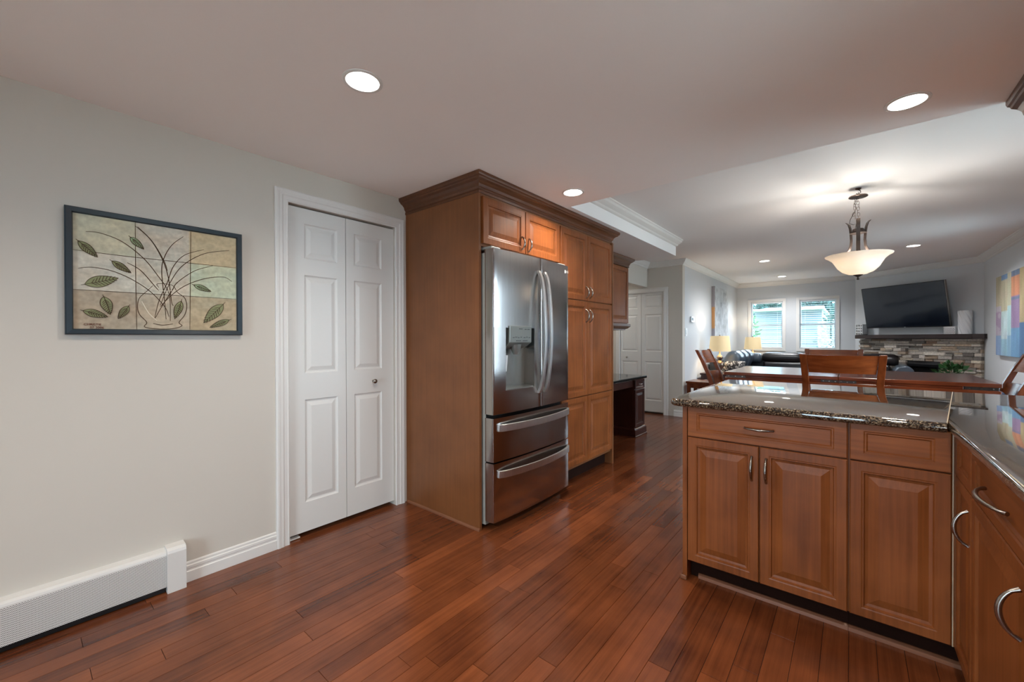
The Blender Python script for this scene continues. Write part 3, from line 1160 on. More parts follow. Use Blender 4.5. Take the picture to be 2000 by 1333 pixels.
# ================================================================== PENINSULA AND RIGHT RUN
IY, RX = 2.169, .304            # cabinet faces; fronts stand 19 mm proud
t = thing('base_cabinet', 'base cabinet at the open end of the counter with one wide drawer over two doors', 'cabinet', (-.33, 2.5, 0), 'base cabinets under the granite counter')
MB().box(-.638, -.011, IY, 3.05, .10, .874).build('body', MAPLE, t)
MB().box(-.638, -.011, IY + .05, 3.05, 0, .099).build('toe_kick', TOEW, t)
dw = front('drawer', t, (-.636, IY, .730), X, -Y, .622, .149, 'flat', MAPLEX, .046, .034)
pull(dw, (-.383, IY - .019, .805), (-.270, IY - .019, .805), -Y, .026)
dr = front('door', t, (-.636, IY, .104), X, -Y, .309, .621, fr=.046)
pull(dr, (-.354, IY - .019, .567), (-.354, IY - .019, .676), -Y, .028)
dr = front('door', t, (-.321, IY, .104), X, -Y, .307, .621, fr=.046)
pull(dr, (-.297, IY - .019, .567), (-.297, IY - .019, .676), -Y, .028)
MB().prism([(IY + .034, 0), (IY + .05, 0), (IY + .05, .022), (IY + .044, .022), (IY + .036, .014)], 'X', -.60, -.011).build('shoe_molding', SHOE, t)
MB().box(-.662, -.641, IY - .012, 3.05, 0, .876).build('end_panel', MAPLE, t)
MB().box(-.672, -.640, IY - .024, IY - .0125, 0, .022).build('shoe_block', SHOE, t, bevel=.004)
t = thing('base_cabinet', 'base cabinet at the inside corner of the counter with one drawer front over one door', 'cabinet', (.14, 2.5, 0), 'base cabinets under the granite counter')
MB().box(-.010, .303, IY, 3.05, .10, .874).build('body', MAPLE, t)
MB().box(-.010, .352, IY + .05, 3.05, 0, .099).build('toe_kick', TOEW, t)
front('drawer', t, (-.006, IY, .730), X, -Y, .284, .149, 'flat', MAPLEX, .046, .034)
front('door', t, (-.006, IY, .104), X, -Y, .284, .621, fr=.047)
MB().box(.2795, .2825, IY - .022, IY - .0195, .105, .879).build('filler_seam', CAULK, t)
MB().box(.279, .303, IY - .019, IY, .104, .879).build('filler_strip', MAPLE, t)
MB().prism([(IY + .034, 0), (IY + .05, 0), (IY + .05, .022), (IY + .044, .022), (IY + .036, .014)], 'X', -.010, .33).build('shoe_molding', SHOE, t)


def run_unit(ya, yb, label, dh=None, hy=None):
    """cabinet on the right-hand run; fronts look toward -X"""
    t = thing('base_cabinet', label, 'cabinet', (.6, (ya + yb) / 2, 0), 'base cabinets under the granite counter')
    w_ = yb - ya
    MB().box(RX, .904, ya, yb, .10, .874).build('body', MAPLE, t)
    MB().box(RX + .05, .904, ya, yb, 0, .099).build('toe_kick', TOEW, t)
    wide = w_ > .35
    f1 = (.046, .034) if wide else (.04, .034)
    dw = front('drawer', t, (RX, yb - .003, .730), -Y, -X, w_ - .006, .149, 'flat', MAPLEY, *f1)
    if dh:
        pull(dw, (RX - .019, dh[0], .80), (RX - .019, dh[1], .80), -X, .032)
    dr = front('door', t, (RX, yb - .003, .104), -Y, -X, w_ - .006, .621, fr=.046 if wide else .04)
    if hy:
        pull(dr, (RX - .019, hy, .556), (RX - .019, hy, .668), -X, .032)
    return t


MB_ = run_unit(1.888, 2.146, 'narrow base cabinet on the right-hand run next to the inside corner', None, 1.925)
run_unit(1.335, 1.885, 'wide base cabinet on the right-hand run with bowed pulls on drawer and door', (1.72, 1.50), 1.40)
run_unit(.72, 1.332, 'base cabinet nearest the camera on the right-hand run', (1.09, .96), .78)


def slab(poly, flags, z0, z1, m=None):
    """stone slab, half-round on flagged edges (poly counter-clockwise)"""
    m = m or MB()
    n = len(poly)
    r_ = (z1 - z0) / 2
    P = [Vector((a_, b_)) for a_, b_ in poly]
    L = []
    for k in range(9):
        th = PI / 2 - PI * k / 8
        o_ = r_ * (1 - cos(th))
        lines = []
        for i in range(n):
            a_, b_ = P[i], P[(i + 1) % n]
            tt = (b_ - a_).normalized()
            nn = Vector((-tt.y, tt.x))
            lines.append((a_ + nn * (o_ if flags[i] else 0), tt))
        ring = []
        for i in range(n):
            (p, u), (q, v) = lines[i - 1], lines[i]
            den = u.x * v.y - u.y * v.x
            s_ = ((q.x - p.x) * v.y - (q.y - p.y) * v.x) / den
            c = p + u * s_
            ring.append((c.x, c.y, (z0 + z1) / 2 + r_ * sin(th)))
        L.append(ring)
    return m.loops(L)


ZC0, ZC1 = .877, .915
CF, CL, CB, CR_, CX_ = 2.118, -.722, 3.385, .903, .262
cnr = [(CL, CF + .05), (CL + .006, CF + .025), (CL + .022, CF + .008), (CL + .045, CF)]
p1 = [(CL, CB)] + cnr + [(CX_, CF), (.436, CB)]
s1 = slab(p1, [1, 1, 1, 1, 1, 0, 1], ZC0, ZC1).build('countertop', GRANITE, None, smooth=40)
tag(s1, 'polished speckled brown granite countertop over the peninsula, left of the pale seam', 'countertop', 'granite countertop slabs')
p2 = [(CX_ + .003, CF), (CX_ + .003, .70), (CR_, .70), (CR_, CB), (.439, CB)]
s2 = slab(p2, [1, 0, 0, 1, 0], ZC0, ZC1).build('countertop', GRANITE, None, smooth=40)
tag(s2, 'polished speckled brown granite countertop on the right-hand run, right of the pale seam', 'countertop', 'granite countertop slabs')
m = MB()
q0, q1 = Vector((CX_, CF + .012, ZC1 - .004)), Vector((.436, CB - .015, ZC1 - .004))
m.obox(q0, q1 - q0, (.003, 0, 0), (0, 0, .0042))
MBs = m.build('seam', CAULK, s2, local=True)

t = thing('upper_cabinet', 'wooden upper cabinet with dark crown at the right edge of the ceiling', 'cabinet', (.75, 2.2, 1.45))
MB().box(.60, .904, 1.72, 2.785, 1.45, 2.15).build('body', MAPLE, t)
for ya, yb in ((1.725, 2.25), (2.255, 2.782)):
    dr = front('door', t, (.60, yb, 1.455), -Y, -X, yb - ya, .69, fr=.052)
    pull(dr, (.581, yb - .03 if ya < 2 else ya + .03, 1.49), (.581, yb - .03 if ya < 2 else ya + .03, 1.59), -X)
MB().sweep([(.904, 1.72, 2.15), (.581, 1.72, 2.15), (.581, 2.785, 2.15)], Z, [(a_, b_) for a_, b_ in CWP]).build('crown', CROWNW, t)


# ================================================================== CEILING LIGHTS
def downlight(x, y, z, label, watts, r=.066, col=LAMP_COL):
    t = thing('recessed_light', label, 'ceiling light', (x, y, z), 'recessed ceiling lights')
    MB().lathe([(r + .012, 0), (r + .012, -.003), (r + .004, -.006), (r - .002, -.004), (r - .002, 0)], (x, y, z), 36).build('trim_ring', TRIM, t, smooth=40)
    MB().lathe([(.001, -.0030), (r - .002, -.0030), (r - .002, -.0005), (.001, -.0005)], (x, y, z), 36).build('lens', LENS, t)
    l = bpy.data.lights.new('downlight_lamp', 'SPOT')
    l.energy, l.color = watts * 4, col
    l.spot_size, l.spot_blend = math.radians(150), .9
    l.shadow_soft_size = .06
    o = bpy.data.objects.new('downlight_lamp', l)
    o.location = (0, 0, -.012)
    o.parent = t
    C.objects.link(o)


for x_, y_, s_ in ((-1.52, .895, 'recessed light in the kitchen ceiling nearest the framed picture'),
                   (-1.528, 2.526, 'recessed light in the kitchen ceiling just in front of the pantry'),
                   (.185, 2.506, 'recessed light in the kitchen ceiling above the granite counter'),
                   (.185, .895, 'recessed light in the kitchen ceiling above the camera'),
                   (-1.52, -.9, 'recessed light added behind the camera by the left wall'),  # this and the next are out of view, added for brightness
                   (.185, -.9, 'recessed light added behind the camera by the right wall')):
    downlight(x_, y_, 2.26, s_, KITCHEN_WATTS)
for x_, y_, s_ in ((-1.074, 7.589, 'recessed living room light over the leather sofa, nearer of the two'),
                   (-1.075, 9.692, 'recessed living room light nearest the far windows'),
                   (.627, 7.621, 'recessed living room light in front of the television')):
    downlight(x_, y_, 2.45, s_, LIVING_WATTS, .068, (.93, .96, 1.0))

downlight(-3.35, 5.95, 2.45, 'unseen recessed light added in the side hall to brighten the white closet doors', 7.0, .066, (1, .95, .88))  # unseen lamp, added to lift the dim closet doors

# ---- chandelier
HX, HY = .037, 4.41
t = thing('chandelier', 'bronze pendant chandelier with white glass bowl hanging above the dining table', 'chandelier', (HX, HY, 1.7))
bw = MB()
prof = [(.012, 1.738), (.06, 1.745), (.105, 1.768), (.135, 1.80), (.152, 1.832), (.170, 1.862), (.195, 1.884), (.214, 1.894), (.219, 1.902)]
inn = [(r_ - .006, z_ + .004) for r_, z_ in prof[1:-1]]
bw.lathe(prof + [(.214, 1.904)] + inn[::-1] + [(.012, 1.744)], (HX, HY, 0), 48)
bw.build('bowl', BOWL, t, smooth=60)
MB().lathe([(.001, 1.698), (.007, 1.699), (.010, 1.705), (.007, 1.711), (.005, 1.716), (.007, 1.722), (.030, 1.735), (.034, 1.739), (.001, 1.741)], (HX, HY, 0), 20).build('finial', BRONZE, t, smooth=50)
for k, a0 in enumerate((math.radians(-90), math.radians(30), math.radians(150))):
    dv = Vector((cos(a0), sin(a0), 0))
    tv = Z.cross(dv)
    L = []
    for rr, zz in ((.085, 2.185), (.068, 2.165), (.058, 2.13), (.053, 2.085), (.050, 2.03), (.054, 1.985), (.066, 1.95), (.09, 1.922), (.12, 1.908), (.16, 1.905), (.20, 1.909), (.228, 1.906), (.234, 1.900)):
        p = Vector((HX, HY, zz)) + dv * rr
        L.append([p - tv * .013 - dv * .003, p + tv * .013 - dv * .003, p + tv * .013 + dv * .003, p - tv * .013 + dv * .003])
    MB().loops(L).build('arm', BRONZE, t, smooth=50)
MB().lathe([(.001, 2.080), (.056, 2.080), (.056, 2.086), (.040, 2.087), (.038, 2.112), (.036, 2.116), (.001, 2.116)], (HX, HY, 0), 24).build('hub', BRONZE, t, smooth=40)
MB().lathe([(.001, 2.375), (.06, 2.375), (.064, 2.379), (.06, 2.386), (.03, 2.392), (.001, 2.393)], (HX, HY, 0), 28).build('canopy', BRONZEL, t, smooth=40)
m = MB()
m.lathe([(.001, 2.449), (.022, 2.449), (.018, 2.440), (.006, 2.434), (.001, 2.434)], (HX, HY, 0), 16)
m.tube([(HX, HY, 2.436), (HX + .012, HY, 2.428), (HX + .016, HY, 2.415), (HX + .006, HY, 2.404), (HX - .008, HY, 2.404), (HX - .013, HY, 2.41)], .0028, 8)
m.build('ceiling_hook', BRONZE, t, smooth=50)
m = MB()
z = 2.402
k = 0
while z > 2.12:
    c = Vector((HX + .004 * sin(k * 1.9), HY, z))
    u = X if k % 2 else Y
    m.tube([c + u * .0085 * cos(a_) + Z * .016 * sin(a_) for a_ in [2 * PI * q / 12 for q in range(13)]], .0017, 6, caps=False)
    z -= .024
    k += 1
for k2 in range(7):
    c = Vector((HX - .022 + .006 * sin(k2 * 2.2), HY + .006 * cos(k2), 2.36 - k2 * .024))
    u = X if k2 % 2 else Y
    m.tube([c + u * .0085 * cos(a_) + Z * .016 * sin(a_) for a_ in [2 * PI * q / 12 for q in range(13)]], .0017, 6, caps=False)
m.build('chain', BRONZEL, t, smooth=60)
MB().tube([(HX - .008, HY, 2.37), (HX - .02, HY, 2.33), (HX - .014, HY, 2.28), (HX - .05, HY, 2.20), (HX - .056, HY, 2.17), (HX - .03, HY, 2.155), (HX - .012, HY, 2.16), (HX - .018, HY, 2.118)], .0022, 6).build('cord', BRONZE, t, smooth=60)
for dx in (-.075, .075):
    l = bpy.data.lights.new('bowl_bulb', 'POINT')
    l.energy, l.color, l.shadow_soft_size = BOWL_WATTS, (1, .95, .88), .03
    o = bpy.data.objects.new('bowl_bulb', l)
    o.location = (dx * .77, dx * .64, .145)
    o.parent = t
    C.objects.link(o)

# ================================================================== DINING SET
TX0, TX1, TY0, TY1 = -.885, .748, 4.05, 5.06
t = thing('dining_table', 'counter-height wooden dining table with two split leaves and metal slide rails', 'table', (-.07, 4.55, 0))
MB().box(TX0, -.0835, TY0, TY1, .894, .92).build('tabletop_leaf', TABLEW, t, bevel=.003)
MB().box(-.0815, TX1, TY0, TY1, .894, .92).build('tabletop_leaf', TABLEW, t, bevel=.003)
m = MB()
m.box(TX0 + .17, TX1 - .17, TY0 + .012, TY1 - .012, .873, .8935)
m.box(TX0 + .004, -.0835, TY0 + .002, TY1 - .002, .848, .8725)
m.box(-.0815, TX1 - .004, TY0 + .002, TY1 - .002, .848, .8725)
m.build('under_frame', TABLEW, t, bevel=.002)
for xa, xb in ((TX0 + .012, TX0 + .165), (TX1 - .165, TX1 - .012), (-.19, -.0845), (-.0805, .025)):
    m = MB()
    yf = TY0 + (.02 if abs(xa) > .3 else .004)
    m.box(xa, xb, yf, yf + .02, .8735, .8930)
    rl = m.build('slide_rail', BRONZE, t)
    for k in range(3):
        m = MB()
        px = xa + (xb - xa) * (.15 + .35 * k)
        m.obox((px - .004, yf - .002, .880), (.008, 0, 0), (0, .002, 0), (0, 0, .006))
        m.build('screw', NICKEL, rl)
m = MB()
for ya in (TY0 + .06, TY1 - .08):
    m.box(TX0 + .12, TX1 - .12, ya, ya + .02, .765, .848)
for xa in (TX0 + .06, TX1 - .08):
    m.box(xa, xa + .02, TY0 + .12, TY1 - .12, .765, .848)
m.build('apron', TABLEW, t)
for xa in (TX0 + .04, TX1 - .12):
    for ya in (TY0 + .04, TY1 - .12):
        m = MB()
        m.loops([[(xa + .04 + s_ * a_, ya + .04 + s_ * b_, z_) for a_, b_ in ((-1, -1), (1, -1), (1, 1), (-1, 1))] for s_, z_ in ((.028, 0), (.032, .1), (.04, .70), (.04, .847))])
        m.build('leg', CHAIRW, t, bevel=.003)


def make_chair(label):
    t = thing('dining_chair', label, 'chair', (0, 0, 0), 'counter-height ladder-back dining chairs')
    m = MB()
    L = []
    for ins, z_ in ((.012, .588), (0, .594), (0, .618), (.006, .626)):
        L.append([(-.225 + ins, -.205 + ins, z_), (.225 - ins, -.205 + ins, z_), (.235 - ins, .215 - ins, z_), (-.235 + ins, .215 - ins, z_)])
    m.loops(L)
    m.build('seat', CHAIRW, t, local=True, bevel=.004)
    for s_ in (-1, 1):
        L = []
        for z_, yc, xc, hx, hy in ((0, -.235, .195, .019, .019), (.3, -.208, .198, .02, .022), (.58, -.198, .202, .021, .024), (.70, -.208, .205, .021, .022), (.85, -.252, .210, .021, .019), (1.0, -.314, .218, .021, .017), (1.098, -.362, .224, .021, .015), (1.104, -.366, .2245, .017, .011)):
            L.append([(s_ * xc + a_ * hx, yc + b_ * hy, z_) for a_, b_ in ((-1, -1), (1, -1), (1, 1), (-1, 1))])
        m = MB().loops(L)
        m.build('back_leg', CHAIRW, t, local=True, bevel=.003)
        m = MB()
        m.loops([[(s_ * .205 + a_ * h_, .185 + b_ * h_, z_) for a_, b_ in ((-1, -1), (1, -1), (1, 1), (-1, 1))] for h_, z_ in ((.016, 0), (.021, .5), (.021, .587))])
        m.build('front_leg', CHAIRW, t, local=True, bevel=.003)
        m = MB().box(s_ * .20 - .009, s_ * .20 + .009, -.20, .185, .27, .305)
        m.build('side_stretcher', CHAIRW, t, local=True)

    def yback(z_):
        P = ((.58, -.198), (.70, -.208), (.85, -.252), (1.0, -.314), (1.098, -.362), (1.2, -.41))
        for (a_, b_), (c_, d_) in zip(P, P[1:]):
            if a_ <= z_ <= c_:
                return b_ + (d_ - b_) * (z_ - a_) / (c_ - a_)
    for z0_, z1_ in ((.965, 1.096), (.755, .882)):
        m = MB()
        L = []
        for k in range(13):
            u = -1 + 2 * k / 12
            bow = .034 * (1 - u * u)
            xx0, xx1 = .19 * u, .203 * u
            L.append([(xx0, yback(z0_) - bow - .009, z0_), (xx0, yback(z0_) - bow + .009, z0_), (xx1, yback(z1_) - bow + .008, z1_), (xx1, yback(z1_) - bow - .008, z1_)])
        m.loops(L)
        m.build('back_slat', CHAIRWX, t, local=True, smooth=40)
    MB().box(-.19, .19, .172, .198, .19, .235).build('footrest', CHAIRWX, t, local=True, bevel=.003)
    MB().box(-.18, .18, -.216, -.20, .30, .33).build('rear_stretcher', CHAIRWX, t, local=True)
    MB().box(-.185, .185, .176, .194, .53, .587).build('seat_rail', CHAIRWX, t, local=True)
    return t


ch = make_chair('wooden dining chair with its back to the granite counter, nearest the camera')
ch.location = (-.06, 4.12, 0)
dup(ch, (-.155, 5.16, 0), PI, 'wooden dining chair on the far side of the table, facing the counter')
dup(ch, (-.84, 4.60, 0), -PI / 2, 'wooden dining chair at the table end toward the white closet door')
dup(ch, (.645, 4.60, 0), PI / 2, 'wooden dining chair at the right-hand table end by the abstract painting')
def pillow(name, mat, c, rot, sx, sy, sz, parent=None, n=14, local=False):
    R = Matrix.Rotation(rot[2], 3, 'Z') @ Matrix.Rotation(rot[1], 3, 'Y') @ Matrix.Rotation(rot[0], 3, 'X')
    c = Vector(c)
    m = MB()
    for sd in (1, -1):
        vs_ = []
        for i in range(n + 1):
            for j in range(n + 1):
                u, v = -1 + 2 * i / n, -1 + 2 * j / n
                th = (max(0, (1 - u ** 4) * (1 - v ** 4))) ** .45
                k_ = 1 - .06 * (u * u * v * v)
                vs_.append(c + R @ Vector((u * sx / 2 * k_, v * sy / 2 * k_, sd * sz / 2 * th)))
        fs = [(i * (n + 1) + j, (i + 1) * (n + 1) + j, (i + 1) * (n + 1) + j + 1, i * (n + 1) + j + 1) for i in range(n) for j in range(n)]
        m.add(vs_, fs)
    ob = m.build(name, mat, parent, smooth=80, local=local)
    bm = bmesh.new()
    bm.from_mesh(ob.data)
    bmesh.ops.remove_doubles(bm, verts=bm.verts, dist=.0005)
    bmesh.ops.recalc_face_normals(bm, faces=bm.faces)
    bm.to_mesh(ob.data)
    bm.free()
    return ob


cu = pillow('chair_cushion', CUSHB, (.812, 4.60, .735), (0, math.radians(-80), 0), .2, .34, .05)
tag(cu, 'blue speckled cushion leaning on the chair at the right-hand table end', 'cushion')

# ================================================================== LIVING ROOM
# ---- console by the wall corner
def small_table(name, label, x0, x1, y0, y1, h, shelf=None, mat=None):
    mat = mat or CHAIRW
    t = thing(name, label, 'table', ((x0 + x1) / 2, (y0 + y1) / 2, 0))
    MB().box(x0, x1, y0, y1, h - .03, h).build('tabletop', mat, t, bevel=.004)
    m = MB()
    for ya in (y0 + .02, y1 - .04):
        m.box(x0 + .05, x1 - .05, ya, ya + .02, h - .10, h - .031)
    for xa in (x0 + .02, x1 - .04):
        m.box(xa, xa + .02, y0 + .05, y1 - .05, h - .10, h - .031)
    m.build('apron', mat, t)
    for xa in (x0 + .015, x1 - .06):
        for ya in (y0 + .015, y1 - .06):
            MB().box(xa, xa + .045, ya, ya + .045, 0, h - .031).build('leg', mat, t)
    if shelf:
        MB().box(x0 + .06, x1 - .06, y0 + .02, y1 - .02, shelf - .02, shelf).build('shelf', mat, t)
    return t


small_table('console_table', 'low reddish wooden side table against the wall corner below the light switch', -1.99, -1.40, 6.63, 7.05, .555)
small_table('end_table', 'dark end table carrying the nearer lamp beside the leather sofa', -1.98, -1.46, 7.36, 7.82, .635, .50, DARKW)
small_table('end_table', 'dark end table in the far corner behind the sofa', -1.93, -1.40, 9.88, 10.34, .62, None, DARKW)
for k in range(3):
    b = MB().box(-1.80 + .01 * k, -1.50 - .012 * k, 7.42, 7.66, .501 + .032 * k, .530 + .032 * k).build('book', BOOKW, None, bevel=.002)
    tag(b, ['bottom white book of the stack under the nearer lamp', 'middle white book of the stack under the nearer lamp', 'top white book of the stack under the nearer lamp'][k], 'book', 'white books under the lamp')


def lamp(x, y, z, label):
    t = thing('table_lamp', label, 'lamp', (x, y, z), 'table lamps by the sofa')
    MB().lathe([(.001, 0), (.075, 0), (.075, .012), (.05, .02), (.025, .04), (.04, .07), (.066, .11), (.072, .145), (.06, .18), (.03, .205), (.024, .215), (.04, .235), (.05, .26), (.04, .285), (.018, .305), (.010, .33), (.010, .42), (.001, .42)], (x, y, z), 28).build('base', BRASS, t, smooth=50)
    m = MB()
    m.lathe([(.168, .365), (.143, .625), (.140, .625), (.165, .365)], (x, y, z), 40)
    L = m
    L.build('lamp_shade', LINEN, t, smooth=50)
    MB().lathe([(.001, .625), (.012, .627), (.010, .637), (.004, .645), (.001, .646)], (x, y, z), 12).build('finial', BRASS, t, smooth=50)
    m = MB()
    for a_ in (0, 2 * PI / 3, 4 * PI / 3):
        m.tube([(x, y, z + .615), (x + .138 * cos(a_), y + .138 * sin(a_), z + .615)], .002, 6)
    m.tube([(x, y, z + .42), (x, y, z + .63)], .003, 6)
    m.build('shade_frame', BRASS, t)
    l = bpy.data.lights.new('lamp_bulb', 'POINT')
    l.energy, l.color, l.shadow_soft_size = 8, (1, .84, .62), .03
    o = bpy.data.objects.new('lamp_bulb', l)
    o.location = (.03, 0, .50)
    o.parent = t
    C.objects.link(o)


lamp(-1.725, 7.60, .636, 'brass table lamp with tan drum shade nearer the dining table')
lamp(-1.645, 10.12, .621, 'table lamp with tan drum shade in the far corner by the window')

# ---- sectional sofa
t = thing('sectional_sofa', 'dark brown leather sectional sofa below the far windows', 'sofa', (-.6, 9.2, 0))
m = MB()
m.box(-1.98, -1.08, 7.98, 9.75, .06, .30)
m.box(-1.08, .50, 8.88, 9.75, .06, .30)
m.build('base', LEATHER, t, bevel=.02)
MB().box(-1.99, -1.76, 7.98, 9.78, .301, .84).build('back_frame', LEATHER, t, bevel=.04)
MB().box(-1.75, .50, 9.56, 9.80, .301, .86).build('back_frame', LEATHER, t, bevel=.04)
MB().box(-1.98, -1.08, 7.86, 7.975, .06, .60).build('arm', LEATHER, t, bevel=.03)
m = MB()
m.prism([(.505, .06), (.74, .06), (.75, .62), (.735, .72), (.69, .775), (.63, .785), (.56, .76), (.515, .70)], 'Y', 8.80, 9.80)
m.build('arm', LEATHER_SHEEN, t, smooth=40, bevel=.015)
for k in range(2):
    MB().box(-1.74, -1.07, 8.0 + .43 * k, 8.42 + .43 * k, .301, .46).build('seat_cushion', LEATHER, t, bevel=.03)
for k in range(3):
    MB().box(-1.06 + .52 * k, -.55 + .52 * k, 8.84, 9.54, .301, .47).build('seat_cushion', LEATHER, t, bevel=.03)


def roll(xa, xb, yc, zc, ry, rz, parent, name='back_cushion', mat=None):
    L = []
    n = 20
    for k in range(13):
        u = k / 12
        x_ = xa + (xb - xa) * u
        e = 1 - .3 * abs(2 * u - 1) ** 10
        L.append([(x_, yc + ry * e * cos(a_), zc + rz * e * (abs(sin(a_)) ** .8) * (1 if sin(a_) > 0 else -1)) for a_ in [2 * PI * q / n for q in range(n)]])
    return MB().loops(L).build(name, mat or LEATHER, parent, smooth=60)


for xa, xb in ((-1.36, -.68), (-.675, 0), (.005, .60)):
    roll(xa, xb, 9.45, .845, .13, .10, t)
    MB().box(xa + .01, min(xb - .01, .5), 9.36, 9.55, .48, .77).build('back_pad', LEATHER, t, bevel=.04)
roll(-1.66, -1.37, 9.36, .83, .15, .10, t, 'corner_cushion', LEATHER_SHEEN)
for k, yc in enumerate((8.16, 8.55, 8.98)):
    pillow('back_cushion', LEATHER_SHEEN, (-1.66 + .01 * k, yc, .74), (0, math.radians(-68), 0), .56, .44, .27, t)
pw_ = pillow('throw_pillow', CERAMIC, (-1.60, 7.98, .66), (0, math.radians(-62), math.radians(-50)), .38, .38, .12)
pw_.data.materials.clear()


def zebra():
    m, nt, b = new_mat('grey_white_leaf_fabric')
    tc = nt.nodes.new('ShaderNodeTexCoord')
    n = nt.nodes.new('ShaderNodeTexNoise')
    n.inputs['Scale'].default_value = 22
    n.inputs['Detail'].default_value = 2
    n.inputs['Distortion'].default_value = 1.5
    nt.links.new(tc.outputs['Object'], n.inputs['Vector'])
    r = ramp(nt, [(.50, lin('2b2726')), (.60, lin('b9b2aa'))])
    nt.links.new(n.outputs['Fac'], r.inputs[0])
    nt.links.new(r.outputs[0], b.inputs['Base Color'])
    b.inputs['Roughness'].default_value = .8
    return m


pw_.data.materials.append(zebra())
tag(pw_, 'dark grey and white patterned throw pillow at the near end of the sofa', 'pillow')

# ---- wall fittings on the living room left wall
t = thing('thermostat', 'small silver thermostat on the wall above the light switch', 'thermostat', (-2.025, 7.05, 1.53))
MB().box(-2.025, -1.998, 6.96, 7.12, 1.487, 1.577).build('housing', SILVER, t, bevel=.003)
MB().box(-1.998, -1.996, 6.985, 7.06, 1.512, 1.555).build('display', DARKGREY, t)
t = thing('light_switch', 'white rocker light switch on the wall corner beside the closet', 'switch', (-2.025, 6.76, 1.32))
MB().box(-2.025, -2.018, 6.715, 6.815, 1.255, 1.385).build('plate', PLATE, t, bevel=.002)
MB().box(-2.018, -2.013, 6.745, 6.785, 1.285, 1.355).build('rocker', HEATW, t)

# ---- canvas on the left wall
def painted(name, label, mats, o, U, V, N, w_, h_, d_, fn, nu=40, nv=60):
    o, U, V, N = Vector(o), Vector(U), Vector(V), Vector(N)
    t = thing(name, label, 'painting', o)
    m = MB()
    cols = []

    def grid(p0, a_, b_, na, nb, f):
        base = len(m.v)
        for j in range(nb + 1):
            for i in range(na + 1):
                m.v.append(tuple(p0 + a_ * (i / na) + b_ * (j / nb)))
                cols.append(f(i / na, j / nb))
        for j in range(nb):
            for i in range(na):
                q = base + j * (na + 1) + i
                m.f.append((q, q + 1, q + na + 2, q + na + 1))
                m.m.append(0)
    grid(o + N * d_, U * w_, V * h_, nu, nv, fn)
    grid(o, N * d_, V * h_, 3, nv, lambda a_, b_: fn(-.01, b_))
    grid(o + U * w_, N * d_, V * h_, 3, nv, lambda a_, b_: fn(1.01, b_))
    grid(o + V * h_, U * w_, N * d_, nu, 3, lambda a_, b_: fn(a_, 1))
    grid(o, U * w_, N * d_, nu, 3, lambda a_, b_: fn(a_, 0))
    m.add([o + N * .001, o + U * w_ + N * .001, o + U * w_ + V * h_ + N * .001, o + V * h_ + N * .001], [(0, 1, 2, 3)])
    cols += [(.5, .5, .5)] * 4
    m.build('canvas', COLM, t, cols=cols)
    return t


def birch(u, v):
    if u < 0:
        return lin('b7895a')[:3] if (.12 < v < .6 and vnoise(3, v * 9, 4) > .3) else lin('8d8990')[:3]
    n_ = vnoise(u * 7, v * 14, 8)
    c = lin('dfe1e2')
    g = .75 + .3 * n_
    if .62 < u < .86 and .68 < v < .93:
        g *= .74 + .12 * vnoise(u * 18, v * 30, 9)
    if vnoise(u * 22, v * 9, 11) > .8:
        g *= .75
    return (c[0] * g, c[1] * g, c[2] * g)


painted('canvas_painting', 'thick pale grey canvas painting on the left living room wall by the lamp', None, (-2.021, 8.29, 1.245), Y, Z, X, 1.02, .95, .055, birch, 40, 50)


def abstract(u, v):
    """u from the far edge toward the camera"""
    n_ = vnoise(u * 22, v * 5, 21)
    n2 = vnoise(u * 9, v * 12, 23)
    if u < .17:
        c = 'b9ab88' if v > .62 else ('b7a9b6' if v > .25 else '7f9fc6')
        if .30 < v < .55 and n2 > .4:
            c = 'a78aa6'
    elif u < .36:
        c = '6f93bb' if v > .93 else ('c2b592' if v > .55 else ('b9cfd0' if v > .2 else '8db9cf'))
    elif u < .47:
        c = 'c4bf9d' if v > .6 else ('a9cdd2' if v > .25 else '7fb0cc')
    elif u < .70:
        c = '6e7f9c' if v > .94 or .66 < v < .70 else ('d98b5a' if v > .70 else ('9a7aa3' if v > .34 else '5f97c0'))
    elif u < .85:
        c = '4f7fae' if v < .4 else 'c7b07a'
    else:
        c = 'c46a48' if v > .5 else '6f62a0'
    c = lin(c)
    l_ = sum(c[:3]) / 3
    c = [x_ * .8 + l_ * .2 for x_ in c[:3]]
    g = .82 + .3 * n_
    return (c[0] * g, c[1] * g * (.95 + .1 * n2), c[2] * g)


painted('abstract_painting', 'large multicoloured abstract canvas on the right-hand wall', None, (1.526, 8.41, .99), -Y, Z, -X, 1.45, 1.035, .035, abstract, 120, 70)

